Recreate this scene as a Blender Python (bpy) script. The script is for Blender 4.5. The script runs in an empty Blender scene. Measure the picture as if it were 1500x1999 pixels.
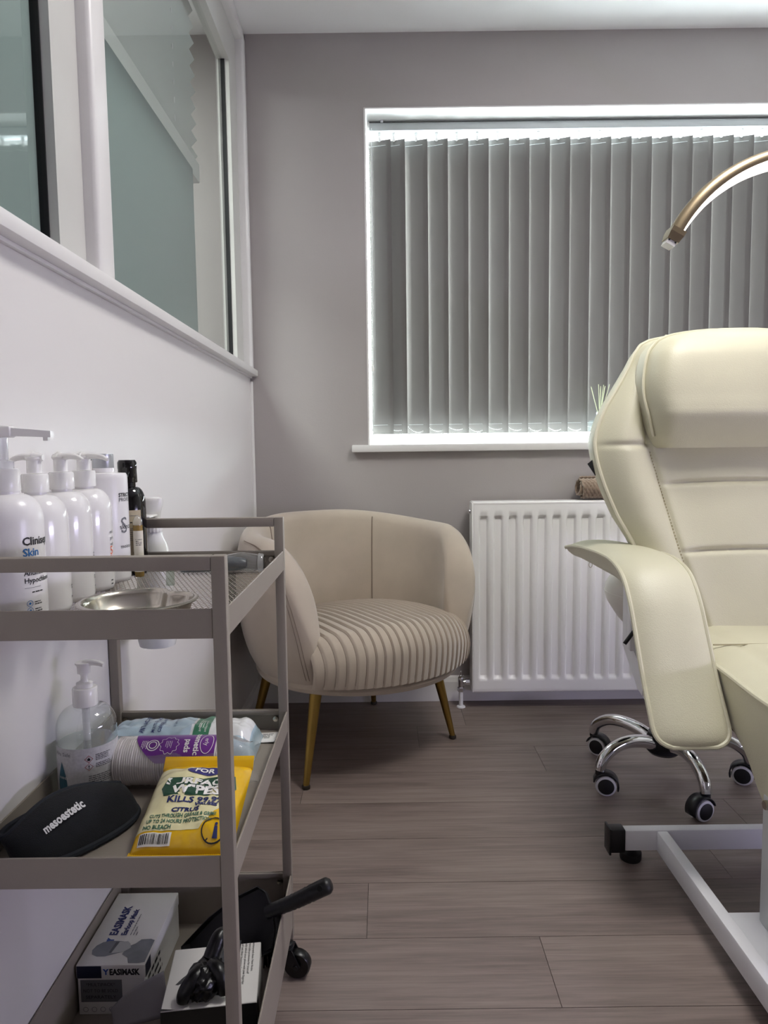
import bpy, bmesh, math, random
from mathutils import Matrix, Vector, noise as mnoise
random.seed(7)
PI = math.pi
sc = bpy.context.scene
COL = sc.collection

# ------------------------------------------------------------------ camera
cam_data = bpy.data.cameras.new('camera')
cam = bpy.data.objects.new('camera', cam_data)
COL.objects.link(cam)
cam_data.sensor_fit = 'HORIZONTAL'
cam_data.sensor_width = 36.0
cam_data.lens = 1385.0 / 1500.0 * 36.0
cam_data.clip_start = 0.02
PITCH = math.atan(119.5 / 1385.0)
cam.matrix_world = Matrix.Translation((0, 0, 0.9)) @ Matrix.Rotation(PI/2 - PITCH, 4, 'X') @ Matrix.Rotation(-0.0125, 4, 'Z')
sc.camera = cam

# ------------------------------------------------------------------ view, world, lights
sc.view_settings.view_transform = 'Standard'
sc.view_settings.look = 'None'
sc.view_settings.gamma = 1.0
sc.view_settings.use_curve_mapping = False
sc.view_settings.exposure = 0.0
LAMP_EMIT = 9.0         # arch lamp strip
SKY = 70.0               # overcast daylight behind the blind
PANEL_W = 23.0            # ceiling panel above the chair
LED_W = 22.0              # violet led strip low on the right wall
HALL_W = 42.0            # added fill that brightens the corridor and the frosted film

world = bpy.data.worlds.new('overcast_sky')
sc.world = world
world.use_nodes = True
bg = world.node_tree.nodes['Background']
bg.inputs['Color'].default_value = (0.86, 0.96, 1.0, 1)
bg.inputs['Strength'].default_value = SKY

def area_light(name, loc, rot, sx, sy, w, col):
    d = bpy.data.lights.new(name, 'AREA')
    d.shape = 'RECTANGLE'; d.size = sx; d.size_y = sy; d.energy = w; d.color = col
    o = bpy.data.objects.new(name, d); COL.objects.link(o)
    o.location = loc; o.rotation_euler = rot
    return o
area_light('ceiling_panel_light', (0.75, 1.15, 2.28), (0, 0, 0), 0.5, 0.5, PANEL_W, (1.0, 0.97, 0.93))
area_light('violet_led_strip', (2.24, 0.35, 0.62), (math.radians(90), 0, math.radians(75)), 1.2, 0.10, LED_W, (0.72, 0.67, 1.0))
portal = area_light('window_portal', (0.836, 2.79, 1.486), (math.radians(-90), 0, 0), 1.77, 1.13, 1.0, (1, 1, 1))
portal.data.cycles.is_portal = True
area_light('corridor_fill', (-1.05, 1.3, 2.25), (0, 0, 0), 0.5, 1.2, HALL_W, (0.96, 1.0, 0.98))  # unseen fill added to light the space behind the glazing

# ------------------------------------------------------------------ helpers
def lin(c):
    if isinstance(c, str):
        c = tuple(int(c[i:i+2], 16) / 255 for i in (0, 2, 4))
    return tuple((x / 12.92 if x <= 0.04045 else ((x + 0.055) / 1.055) ** 2.4) for x in c) + (1.0,)

MATS = {}
def mat(name, color, rough=0.5, metal=0.0, var=0.0, vscale=6.0, bump=0.0, bscale=200.0, coat=0.0, sheen=0.0,
        trans=0.0, alpha=1.0, ior=1.45, emit=None, emit_s=0.0, spec=0.5, vstretch=None, bstretch=None, rvar=0.0):
    if name in MATS: return MATS[name]
    m = bpy.data.materials.new(name); m.use_nodes = True
    nt = m.node_tree; b = nt.nodes['Principled BSDF']; L = nt.links
    c = lin(color)
    b.inputs['Base Color'].default_value = c
    b.inputs['Roughness'].default_value = rough
    b.inputs['Metallic'].default_value = metal
    b.inputs['IOR'].default_value = ior
    b.inputs['Specular IOR Level'].default_value = spec
    b.inputs['Coat Weight'].default_value = coat
    b.inputs['Sheen Weight'].default_value = sheen
    b.inputs['Transmission Weight'].default_value = trans
    b.inputs['Alpha'].default_value = alpha
    if emit:
        b.inputs['Emission Color'].default_value = lin(emit); b.inputs['Emission Strength'].default_value = emit_s
    tc = nt.nodes.new('ShaderNodeTexCoord')
    if var > 0 or rvar > 0:
        mp = nt.nodes.new('ShaderNodeMapping'); L.new(tc.outputs['Object'], mp.inputs['Vector'])
        if vstretch: mp.inputs['Scale'].default_value = vstretch
        n = nt.nodes.new('ShaderNodeTexNoise'); n.inputs['Scale'].default_value = vscale; n.inputs['Detail'].default_value = 5
        L.new(mp.outputs['Vector'], n.inputs['Vector'])
        if var > 0:
            r = nt.nodes.new('ShaderNodeValToRGB')
            r.color_ramp.elements[0].position = 0.3; r.color_ramp.elements[1].position = 0.7
            r.color_ramp.elements[0].color = tuple(x * (1 - var) for x in c[:3]) + (1,)
            r.color_ramp.elements[1].color = tuple(min(1, x * (1 + var)) for x in c[:3]) + (1,)
            L.new(n.outputs['Fac'], r.inputs['Fac']); L.new(r.outputs['Color'], b.inputs['Base Color'])
        if rvar > 0:
            q = nt.nodes.new('ShaderNodeMapRange')
            q.inputs['To Min'].default_value = max(0.02, rough - rvar); q.inputs['To Max'].default_value = min(1, rough + rvar)
            L.new(n.outputs['Fac'], q.inputs['Value']); L.new(q.outputs['Result'], b.inputs['Roughness'])
    if bump > 0:
        mp2 = nt.nodes.new('ShaderNodeMapping'); L.new(tc.outputs['Object'], mp2.inputs['Vector'])
        if bstretch: mp2.inputs['Scale'].default_value = bstretch
        n2 = nt.nodes.new('ShaderNodeTexNoise'); n2.inputs['Scale'].default_value = bscale; n2.inputs['Detail'].default_value = 3
        L.new(mp2.outputs['Vector'], n2.inputs['Vector'])
        bp = nt.nodes.new('ShaderNodeBump'); bp.inputs['Strength'].default_value = bump; bp.inputs['Distance'].default_value = 0.002
        L.new(n2.outputs['Fac'], bp.inputs['Height']); L.new(bp.outputs['Normal'], b.inputs['Normal'])
    MATS[name] = m
    return m

def mix_mat(name, build):
    if name in MATS: return MATS[name]
    m = bpy.data.materials.new(name); m.use_nodes = True
    nt = m.node_tree; nt.nodes.clear()
    out = nt.nodes.new('ShaderNodeOutputMaterial')
    nt.links.new(build(nt), out.inputs['Surface'])
    MATS[name] = m
    return m

def clear_mat(name, tint, refl=1.0, rough=0.03, haze=0.0, haze_col=(0.9, 0.9, 0.9)):
    """thin clear sheet: transparent with a fresnel gloss and optional milky haze"""
    def b(nt):
        L = nt.links
        t = nt.nodes.new('ShaderNodeBsdfTransparent'); t.inputs['Color'].default_value = tuple(tint) + (1,)
        base = t.outputs[0]
        if haze > 0:
            d = nt.nodes.new('ShaderNodeBsdfDiffuse'); d.inputs['Color'].default_value = tuple(haze_col) + (1,)
            mh = nt.nodes.new('ShaderNodeMixShader'); mh.inputs[0].default_value = haze
            L.new(base, mh.inputs[1]); L.new(d.outputs[0], mh.inputs[2]); base = mh.outputs[0]
        g = nt.nodes.new('ShaderNodeBsdfGlossy'); g.inputs['Roughness'].default_value = rough
        f = nt.nodes.new('ShaderNodeFresnel'); f.inputs['IOR'].default_value = 1.45
        mu = nt.nodes.new('ShaderNodeMath'); mu.operation = 'MULTIPLY'; mu.inputs[1].default_value = refl
        L.new(f.outputs[0], mu.inputs[0])
        gm = nt.nodes.new('ShaderNodeNewGeometry'); iv = nt.nodes.new('ShaderNodeMath'); iv.operation = 'SUBTRACT'; iv.inputs[0].default_value = 1.0
        L.new(gm.outputs['Backfacing'], iv.inputs[1])
        m2 = nt.nodes.new('ShaderNodeMath'); m2.operation = 'MULTIPLY'; m2.use_clamp = True
        L.new(mu.outputs[0], m2.inputs[0]); L.new(iv.outputs[0], m2.inputs[1])
        mx = nt.nodes.new('ShaderNodeMixShader')
        L.new(m2.outputs[0], mx.inputs[0]); L.new(base, mx.inputs[1]); L.new(g.outputs[0], mx.inputs[2])
        return mx.outputs[0]
    return mix_mat(name, b)

class G:
    """collects geometry for one mesh"""
    def __init__(s): s.v = []; s.f = []
    def add(s, vs, fs):
        o = len(s.v); s.v += [tuple(p) for p in vs]; s.f += [tuple(i + o for i in f) for f in fs]; return s
    def box(s, x0, x1, y0, y1, z0, z1, bev=0.0, seg=2):
        bm = bmesh.new(); bmesh.ops.create_cube(bm, size=1.0)
        for v in bm.verts:
            v.co = Vector(((x0+x1)/2 + v.co.x*(x1-x0), (y0+y1)/2 + v.co.y*(y1-y0), (z0+z1)/2 + v.co.z*(z1-z0)))
        if bev > 0: bmesh.ops.bevel(bm, geom=list(bm.edges), offset=bev, segments=seg, profile=0.5, affect='EDGES')
        bm.verts.index_update()
        s.add([v.co[:] for v in bm.verts], [[v.index for v in f.verts] for f in bm.faces]); bm.free(); return s
    def loft(s, rings, closed=True, cap0=True, cap1=True):
        n = len(rings[0]); vs = [p for r in rings for p in r]; fs = []
        for i in range(len(rings) - 1):
            for j in range(n if closed else n - 1):
                k = (j + 1) % n
                fs.append((i*n + j, i*n + k, (i+1)*n + k, (i+1)*n + j))
        if closed and cap0: fs.append(tuple(range(n))[::-1])
        if closed and cap1: fs.append(tuple(range((len(rings)-1)*n, len(rings)*n)))
        return s.add(vs, fs)
    def lathe(s, prof, c=(0, 0, 0), n=32, sx=1.0, sy=1.0):
        rings = []
        for r, z in prof:
            r = max(r, 1e-5)
            rings.append([(c[0] + sx*r*math.cos(2*PI*j/n), c[1] + sy*r*math.sin(2*PI*j/n), c[2] + z) for j in range(n)])
        return s.loft(rings)
    def tube(s, path, r, n=10, closed=False, sx=1.0, up=None, caps=True):
        P = [Vector(p) for p in path]; m = len(P)
        rr = r if callable(r) else (lambda t: r)
        rings = []; prev = None
        for i, p in enumerate(P):
            if closed: t = (P[(i+1) % m] - P[i-1])
            else: t = P[min(i+1, m-1)] - P[max(i-1, 0)]
            t.normalize()
            if up is not None: a = Vector(up)
            elif prev is None: a = Vector((0, 0, 1)) if abs(t.z) < 0.9 else Vector((1, 0, 0))
            else: a = prev
            x = a.cross(t)
            if x.length < 1e-6: x = Vector((0, 1, 0)).cross(t)
            x.normalize(); y = t.cross(x); y.normalize(); prev = y
            q = rr(i / max(1, m - 1))
            rings.append([tuple(p + x*q*sx*math.cos(2*PI*j/n) + y*q*math.sin(2*PI*j/n)) for j in range(n)])
        if closed:
            rings.append(rings[0]); return s.loft(rings, True, False, False)
        return s.loft(rings, True, caps, caps)
    def cyl(s, p0, p1, r0, r1=None, n=20):
        r1 = r0 if r1 is None else r1
        return s.tube([p0, p1], lambda t: r0 + (r1 - r0)*t, n)
    def grid(s, fn, nu, nv, closed_u=False):
        vs = [fn(i/nu, j/nv) for j in range(nv + 1) for i in range(nu + (0 if closed_u else 1))]
        w = nu + (0 if closed_u else 1); fs = []
        for j in range(nv):
            for i in range(nu):
                k = (i + 1) % w if closed_u else i + 1
                fs.append((j*w + i, j*w + k, (j+1)*w + k, (j+1)*w + i))
        return s.add(vs, fs)
    def prism(s, poly, z0, z1, ax='Z'):
        f = {'Z': lambda a, b, c: (a, b, c), 'X': lambda a, b, c: (c, a, b), 'Y': lambda a, b, c: (a, c, b)}[ax]
        return s.loft([[f(a, b, z0) for a, b in poly], [f(a, b, z1) for a, b in poly]])
    def xf(s, M):
        s.v = [tuple(M @ Vector(p)) for p in s.v]; return s

WM = {}
def finish(name, g, m, parent, world, smooth, angle=38, sub=0, solid=0.0, recalc=True):
    me = bpy.data.meshes.new(name)
    me.from_pydata(g.v, [], g.f)
    bm = bmesh.new(); bm.from_mesh(me)
    bmesh.ops.remove_doubles(bm, verts=bm.verts, dist=1e-6)
    if recalc: bmesh.ops.recalc_face_normals(bm, faces=bm.faces)
    bm.to_mesh(me); bm.free()
    if world and parent is not None: me.transform(WM[parent.name].inverted())
    if smooth:
        me.polygons.foreach_set('use_smooth', [True]*len(me.polygons))
        me.set_sharp_from_angle(angle=math.radians(angle))
    me.materials.append(m)
    o = bpy.data.objects.new(name, me); COL.objects.link(o)
    if parent is not None:
        o.parent = parent; WM[o.name] = WM[parent.name]
    else: WM[o.name] = Matrix()
    if solid:
        md = o.modifiers.new('thickness', 'SOLIDIFY'); md.thickness = solid; md.offset = 0
    if sub:
        md = o.modifiers.new('smooth', 'SUBSURF'); md.levels = sub; md.render_levels = sub
    return o
def part(name, g, m, parent=None, smooth=True, **k): return finish(name, g, m, parent, False, smooth, **k)
def wpart(name, g, m, parent=None, smooth=True, **k): return finish(name, g, m, parent, True, smooth, **k)
def tag(o, label=None, cat=None, group=None, kind=None):
    if label: o['label'] = label
    if cat: o['category'] = cat
    if group: o['group'] = group
    if kind: o['kind'] = kind
    return o
def thing(name, label, cat, loc=(0, 0, 0), rz=0.0, group=None):
    o = bpy.data.objects.new(name, None); COL.objects.link(o)
    o.empty_display_size = 0.05
    o.location = loc; o.rotation_euler = (0, 0, rz)
    WM[o.name] = Matrix.Translation(loc) @ Matrix.Rotation(rz, 4, 'Z')
    return tag(o, label, cat, group)
def struct(name, g, m, parent=None, smooth=False, label=None, **k):
    o = wpart(name, g, m, parent, smooth, **k)
    if parent is None: o['kind'] = 'structure'
    if label: o['label'] = label
    return o
def copy_tree(o, loc=None, rz=None, parent=None):
    c = o.copy(); COL.objects.link(c); c.parent = parent
    for ch in list(o.children): copy_tree(ch, parent=c)
    if loc is not None: c.location = loc
    if rz is not None: c.rotation_euler = (0, 0, rz)
    return c

# flat print: text turned into a mesh, mapped on a surface
def text_geo(body, size, align='LEFT', bold=0.0, width=None, shear=0.0, spacing=1.0):
    cu = bpy.data.curves.new('t', 'FONT'); cu.body = body; cu.size = size; cu.align_x = align
    cu.offset = bold; cu.resolution_u = 2; cu.shear = shear; cu.space_character = spacing; cu.space_line = 0.9
    o = bpy.data.objects.new('t', cu); COL.objects.link(o)
    me = bpy.data.meshes.new_from_object(o.evaluated_get(bpy.context.evaluated_depsgraph_get()))
    vs = [(v.co.x, v.co.y) for v in me.vertices]; fs = [tuple(p.vertices) for p in me.polygons]
    bpy.data.objects.remove(o); bpy.data.curves.remove(cu); bpy.data.meshes.remove(me)
    if width and vs:
        w = max(v[0] for v in vs) - min(v[0] for v in vs)
        k = width / w if w > 0 else 1
        vs = [(a*k, b) for a, b in vs]
    return vs, fs
def on_plane(o, u, v, eps=0.0003):
    o, u, v = Vector(o), Vector(u).normalized(), Vector(v).normalized(); n = u.cross(v)
    return lambda a, b: tuple(o + u*a + v*b + n*eps)
def on_cyl(r, a0, z0, eps=0.0003, c=(0, 0)):
    return lambda a, b: (c[0] + (r+eps)*math.cos(a0 + a/r), c[1] + (r+eps)*math.sin(a0 + a/r), z0 + b)
def pr_text(parent, fn, body, size, m, name='lettering', world=False, dx=0.0, dy=0.0, rot=0.0, **k):
    vs, fs = text_geo(body, size, **k)
    if not vs: return None
    cr, sr = math.cos(rot), math.sin(rot)
    g = G(); g.add([fn(dx + a*cr - b*sr, dy + a*sr + b*cr) for a, b in vs], fs)
    return finish(name, g, m, parent, world, False, recalc=False)
def pr_poly(parent, fn, poly, m, name='print', world=False, nsub=1):
    """flat print patch: polygon triangulated on a fine strip grid"""
    g = G(); bm = bmesh.new()
    f = bm.faces.new([bm.verts.new((a, b, 0)) for a, b in poly])
    bmesh.ops.triangulate(bm, faces=[f])
    if nsub > 1: bmesh.ops.subdivide_edges(bm, edges=bm.edges[:], cuts=nsub, use_grid_fill=True)
    bm.verts.index_update()
    g.add([fn(v.co.x, v.co.y) for v in bm.verts], [[v.index for v in f.verts] for f in bm.faces]); bm.free()
    return finish(name, g, m, parent, world, False, recalc=False)
def pr_rect(parent, fn, x0, x1, y0, y1, m, name='print', world=False, nu=1, nv=1):
    g = G(); g.grid(lambda u, v: fn(x0 + (x1-x0)*u, y0 + (y1-y0)*v), nu, nv)
    return finish(name, g, m, parent, world, nu > 2, recalc=False)
def pr_lines(parent, fn, x0, x1, y, dy, n, h, m, name='small_print', world=False, jag=0.15, nu=4):
    """rows of print too small to read, as broken dashes"""
    g = G(); rnd = random.Random(int(x0*1e5) + n)
    for i in range(n):
        x = x0; end = x1 - (x1-x0)*jag*rnd.random()*2
        while x < end:
            w = min(h*rnd.uniform(1.2, 5.5), end - x); yy = y - i*dy
            g.add([fn(x, yy), fn(x+w, yy), fn(x+w, yy+h), fn(x, yy+h)], [(0, 1, 2, 3)])
            x += w + h*0.7
    return finish(name, g, m, parent, world, False, recalc=False)
def circle2(cx, cy, r, n=24, r2=None): return [(cx + r*math.cos(2*PI*i/n), cy + (r2 or r)*math.sin(2*PI*i/n)) for i in range(n)]
def ring2(parent, fn, cx, cy, r, w, m, name='print', world=False, n=24):
    g = G(); g.grid(lambda u, v: fn(cx + (r + w*v)*math.cos(2*PI*u), cy + (r + w*v)*math.sin(2*PI*u)), n, 1)
    return finish(name, g, m, parent, world, False, recalc=False)
def smooth_path(pts, n=8):
    """catmull-rom"""
    P = [Vector(p) for p in pts]; out = []
    for i in range(len(P) - 1):
        p0, p1, p2, p3 = P[max(i-1, 0)], P[i], P[i+1], P[min(i+2, len(P)-1)]
        for k in range(n):
            t = k/n
            out.append(0.5*((2*p1) + (p2-p0)*t + (2*p0-5*p1+4*p2-p3)*t*t + (3*p1-p0-3*p2+p3)*t**3))
    out.append(P[-1]); return out
def interp(tab, x):
    if x <= tab[0][0]: return tab[0][1]
    for (a, b), (c, d) in zip(tab, tab[1:]):
        if x <= c: 
            t = (x-a)/(c-a); return b + (d-b)*t
    return tab[-1][1]
def sinterp(tab, x):
    xs = [t[0] for t in tab]
    if x <= xs[0]: return tab[0][1]
    if x >= xs[-1]: return tab[-1][1]
    for i in range(len(tab)-1):
        if x <= xs[i+1]:
            t = (x-xs[i])/(xs[i+1]-xs[i])
            p0, p1, p2, p3 = tab[max(i-1,0)][1], tab[i][1], tab[i+1][1], tab[min(i+2,len(tab)-1)][1]
            return 0.5*(2*p1 + (p2-p0)*t + (2*p0-5*p1+4*p2-p3)*t*t + (3*p1-p0-3*p2+p3)*t**3)
def clamp(x, a=0.0, b=1.0): return max(a, min(b, x))
def sstep(a, b, x):
    t = clamp((x-a)/(b-a)); return t*t*(3-2*t)

# ------------------------------------------------------------------ materials
M_wall = mat('wall_paint', 'a8a2a0', 0.75, var=0.02, vscale=3, bump=0.12, bscale=160)
M_panel = mat('white_panel_paint', 'e3e0de', 0.38, var=0.012, vscale=3, bump=0.05, bscale=60)
M_ceil = mat('ceiling_paint', 'f8f8f7', 0.85, var=0.015, vscale=2, bump=0.1, bscale=120)
M_trim = mat('white_gloss_paint', 'e4e2e0', 0.32, var=0.015, vscale=8)
M_board = mat('grey_frame_paint', 'c6c5c0', 0.45, var=0.02, vscale=10)
M_gap = mat('joint_dark', '2c2624', 0.9)  # dark slab colour showing in the gaps between planks
M_white = mat('white_plastic', 'f0efed', 0.22)
M_whitem = mat('white_powder_coat', 'e6e6ea', 0.32, var=0.02, vscale=12)
M_blackp = mat('black_plastic', '16161a', 0.38, bump=0.05, bscale=300)
M_rubber = mat('black_rubber', '0e0e10', 0.6)
M_chrome = mat('chrome', 'dcdcde', 0.07, 1.0)
M_steel = mat('brushed_steel', 'b9b3a8', 0.22, 1.0, rvar=0.06, vscale=40)
M_gold = mat('brushed_brass', 'a08446', 0.32, 1.0, var=0.06, vscale=30, rvar=0.06)
M_taupe = mat('taupe_powder_coat', '8d857b', 0.42, var=0.02, vscale=30, bump=0.08, bscale=900)
M_ink = mat('black_ink', '1c1c20', 0.5)
M_greyink = mat('grey_ink', '6f7076', 0.5)
M_blueink = mat('blue_ink', '2b6fb4', 0.5)
M_navy = mat('navy_ink', '1f2a63', 0.5)
M_paper = mat('white_paper', 'eceae6', 0.6)
M_card = mat('white_card', 'dedcd9', 0.5, var=0.015, vscale=20)
M_leather = mat('cream_leatherette', 'd0ccb4', 0.42, var=0.02, vscale=8, bump=0.22, bscale=420)
M_leather2 = mat('white_leatherette', 'e6e3dc', 0.4, var=0.02, vscale=8, bump=0.2, bscale=420)
M_velvet = mat('beige_velvet', 'b8ab9b', 0.85, var=0.07, vscale=9, bump=0.15, bscale=500, sheen=0.55)
M_velvet_dark = mat('velvet_seam_and_shade', '85776b', 0.9)  # darker velvet for real seams and the painted shade between pleats
# ------------------------------------------------------------------ room shell
XL, YB, ZC, XR, YF = -0.46, 2.50, 2.293, 2.30, -1.60
WX0, WX1, WZ0, WZ1 = -0.0485, 1.72, 0.921, 2.05     # window opening

floor = struct('floor', G().box(-1.62, XR, YF, YB, -0.05, -0.0025), M_gap)
def wood(nt):
    L = nt.links
    tc = nt.nodes.new('ShaderNodeTexCoord'); oi = nt.nodes.new('ShaderNodeObjectInfo')
    ad = nt.nodes.new('ShaderNodeVectorMath'); ad.operation = 'ADD'
    sc3 = nt.nodes.new('ShaderNodeVectorMath'); sc3.operation = 'SCALE'; sc3.inputs['Scale'].default_value = 37.0
    cmb = nt.nodes.new('ShaderNodeCombineXYZ')
    for k in range(3): L.new(oi.outputs['Random'], cmb.inputs[k])
    L.new(cmb.outputs[0], sc3.inputs[0])
    L.new(tc.outputs['Object'], ad.inputs[0]); L.new(sc3.outputs[0], ad.inputs[1])
    m1 = nt.nodes.new('ShaderNodeMapping'); m1.inputs['Scale'].default_value = (2.2, 34, 4); L.new(ad.outputs[0], m1.inputs['Vector'])
    n1 = nt.nodes.new('ShaderNodeTexNoise'); n1.inputs['Scale'].default_value = 1.6; n1.inputs['Detail'].default_value = 8; n1.inputs['Roughness'].default_value = 0.65; n1.inputs['Distortion'].default_value = 0.5
    L.new(m1.outputs[0], n1.inputs['Vector'])
    m2 = nt.nodes.new('ShaderNodeMapping'); m2.inputs['Scale'].default_value = (7, 260, 8); L.new(ad.outputs[0], m2.inputs['Vector'])
    n2 = nt.nodes.new('ShaderNodeTexNoise'); n2.inputs['Scale'].default_value = 1.0; n2.inputs['Detail'].default_value = 4; L.new(m2.outputs[0], n2.inputs['Vector'])
    m3 = nt.nodes.new('ShaderNodeMapping'); m3.inputs['Scale'].default_value = (1.2, 6, 2); L.new(ad.outputs[0], m3.inputs['Vector'])
    n3 = nt.nodes.new('ShaderNodeTexNoise'); n3.inputs['Scale'].default_value = 1.5; n3.inputs['Detail'].default_value = 2; L.new(m3.outputs[0], n3.inputs['Vector'])
    r1 = nt.nodes.new('ShaderNodeValToRGB'); e = r1.color_ramp.elements
    e[0].position = 0.30; e[0].color = lin('62554f'); e[1].position = 0.72; e[1].color = lin('94867f')
    q = r1.color_ramp.elements.new(0.5); q.color = lin('81736d')
    mixf = nt.nodes.new('ShaderNodeMix'); mixf.data_type = 'FLOAT'; mixf.inputs[0].default_value = 0.35
    L.new(n1.outputs['Fac'], mixf.inputs[2]); L.new(n3.outputs['Fac'], mixf.inputs[3])
    L.new(mixf.outputs[0], r1.inputs['Fac'])
    mm = nt.nodes.new('ShaderNodeMix'); mm.data_type = 'RGBA'; mm.blend_type = 'MULTIPLY'; mm.inputs[0].default_value = 0.35
    r2 = nt.nodes.new('ShaderNodeValToRGB'); r2.color_ramp.elements[0].position = 0.35; r2.color_ramp.elements[0].color = (0.55, 0.53, 0.52, 1); r2.color_ramp.elements[1].position = 0.6
    L.new(n2.outputs['Fac'], r2.inputs['Fac'])
    L.new(r1.outputs['Color'], mm.inputs[6]); L.new(r2.outputs['Color'], mm.inputs[7])
    b = nt.nodes.new('ShaderNodeBsdfPrincipled'); b.inputs['Roughness'].default_value = 0.46
    L.new(mm.outputs[2], b.inputs['Base Color'])
    bp = nt.nodes.new('ShaderNodeBump'); bp.inputs['Strength'].default_value = 0.12; bp.inputs['Distance'].default_value = 0.002
    L.new(n2.outputs['Fac'], bp.inputs['Height']); L.new(bp.outputs[0], b.inputs['Normal'])
    return b.outputs[0]
M_wood = mix_mat('grey_oak_plank', wood)
# planks, each its own part: rows along X, 0.169 m pitch
P0, PW, PL = 1.2420, 0.1690, 1.22
joint = {0: -0.042, -1: 0.278, 1: -0.50, 2: 0.86, 3: -0.225, 4: 0.447, 5: 0.099, 6: 0.26, 7: 0.7, -2: 0.62, -3: -0.1}
plank_mesh = {}
for k in range(-17, 9):
    y0 = P0 + k*PW; y1 = min(y0 + PW, YB)
    if y0 < YF or y0 > YB - 0.01: continue
    j = joint.get(k, random.uniform(-0.5, 0.7))
    xs = [j + n*PL for n in range(-3, 4)]
    for a in xs:
        x0, x1 = max(a, XL), min(a + PL, XR)
        if x1 - x0 < 0.03: continue
        key = (round(x1-x0, 4), round(y1-y0, 4))
        if key not in plank_mesh:
            w, d = x1-x0, y1-y0
            o = part('plank', G().box(-w/2 + 0.0005, w/2 - 0.0005, -d/2 + 0.0006, d/2 - 0.0006, -0.004, 0.0), M_wood, floor, smooth=False)
            plank_mesh[key] = o.data
        else:
            o = bpy.data.objects.new('plank', plank_mesh[key]); COL.objects.link(o); o.parent = floor
        o.location = ((x0+x1)/2, (y0+y1)/2, 0)

g = G()
g.box(-1.62, WX0, YB, YB+0.28, 0, ZC); g.box(WX1, XR+0.1, YB, YB+0.28, 0, ZC)
g.box(WX0, WX1, YB, YB+0.28, 0, WZ0-0.0255); g.box(WX0, WX1, YB, YB+0.28, WZ1, ZC)
wall_back = struct('wall_back', g, M_wall)
ceiling = struct('ceiling', G().box(-1.72, XR+0.1, YF-0.1, YB+0.28, ZC, ZC+0.1), M_ceil)
wall_right = struct('wall_right', G().box(XR, XR+0.1, YF, YB, 0, ZC), M_wall)
wall_front = struct('wall_front', G().box(-1.72, XR+0.1, YF-0.1, YF, 0, ZC), M_wall)
wall_corridor = struct('wall_corridor', G().box(-1.72, -1.62, YF, YB, 0, ZC), M_wall)

def film(nt):
    L = nt.links
    d = nt.nodes.new('ShaderNodeBsdfDiffuse'); d.inputs['Color'].default_value = lin('949d9c')
    t = nt.nodes.new('ShaderNodeBsdfTranslucent'); t.inputs['Color'].default_value = lin('c0c8c6')
    n = nt.nodes.new('ShaderNodeTexNoise'); n.inputs['Scale'].default_value = 400
    bp = nt.nodes.new('ShaderNodeBump'); bp.inputs['Strength'].default_value = 0.1
    L.new(n.outputs['Fac'], bp.inputs['Height']); L.new(bp.outputs[0], d.inputs['Normal'])
    mx = nt.nodes.new('ShaderNodeMixShader'); mx.inputs[0].default_value = 0.45
    L.new(d.outputs[0], mx.inputs[1]); L.new(t.outputs[0], mx.inputs[2])
    return mx.outputs[0]
# left partition: solid below the ledge, glazing above
LZ0, LZ1 = 1.158, 1.180       # ledge
TOPB = 2.262
g = G(); g.box(XL-0.06, XL, YF, YB, 0, LZ0); g.box(XL-0.06, XL, YF, YB, TOPB, ZC); g.box(XL-0.06, XL, YF, -0.6, LZ0, TOPB)
wall_left = struct('wall_left', g, M_panel)
g = G(); g.box(XL-0.06, XL+0.028, -0.6, YB-0.002, LZ0+0.004, LZ1+0.004, 0.003)
g.box(XL, XL+0.008, -0.6, YB-0.002, LZ0-0.002, LZ0+0.004, 0.001)
struct('trim_1', g, M_trim, smooth=True, label='white window ledge along the left partition')
# glazing frames: recessed grey boards, white rounded beads
panes = [(0.0, 1.16), (1.16, YB-0.012)]
def jamb(name, g, m): return struct(name, g, m, smooth=True)
BX0, BX1 = XL-0.05, XL-0.012      # boards
for i, (a, b) in enumerate([(0.085, 1.075), (1.245+0.02, 2.352)]):
    w = struct('window_%d' % (i+2), G().box(BX0+0.012, BX0+0.018, a, b, LZ1, TOPB), clear_mat('partition_glass', (0.93, 0.955, 0.945), refl=1.3))
    w['label'] = ['glazed partition pane nearest the camera', 'glazed partition pane beside the back wall'][i]
    g = G()
    ya, yb = (0.0, 1.172) if i == 0 else (1.235, YB-0.04)
    g.box(BX0, BX1, ya, a, LZ1, TOPB); g.box(BX0, BX1, b, yb, LZ1, TOPB); g.box(BX0, BX1, a, b, TOPB-0.125, TOPB)
    wpart('frame_board', g, M_board, w, smooth=False)
    g = G(); g.box(BX0+0.005, BX0+0.024, b-0.003, b+0.001, LZ1, TOPB-0.125)
    wpart('glazing_gasket', g, M_rubber, w, smooth=False)
    # frosted film on the corridor face of the glass
    fy1 = b if i == 0 else 1.962
    fz1 = TOPB-0.125 if i == 0 else 1.655
    wpart('frosted_film', G().box(BX0+0.006, BX0+0.0115, a, fy1, LZ1, fz1), mix_mat('frosted_film', lambda nt: film(nt)), w, smooth=False)

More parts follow.
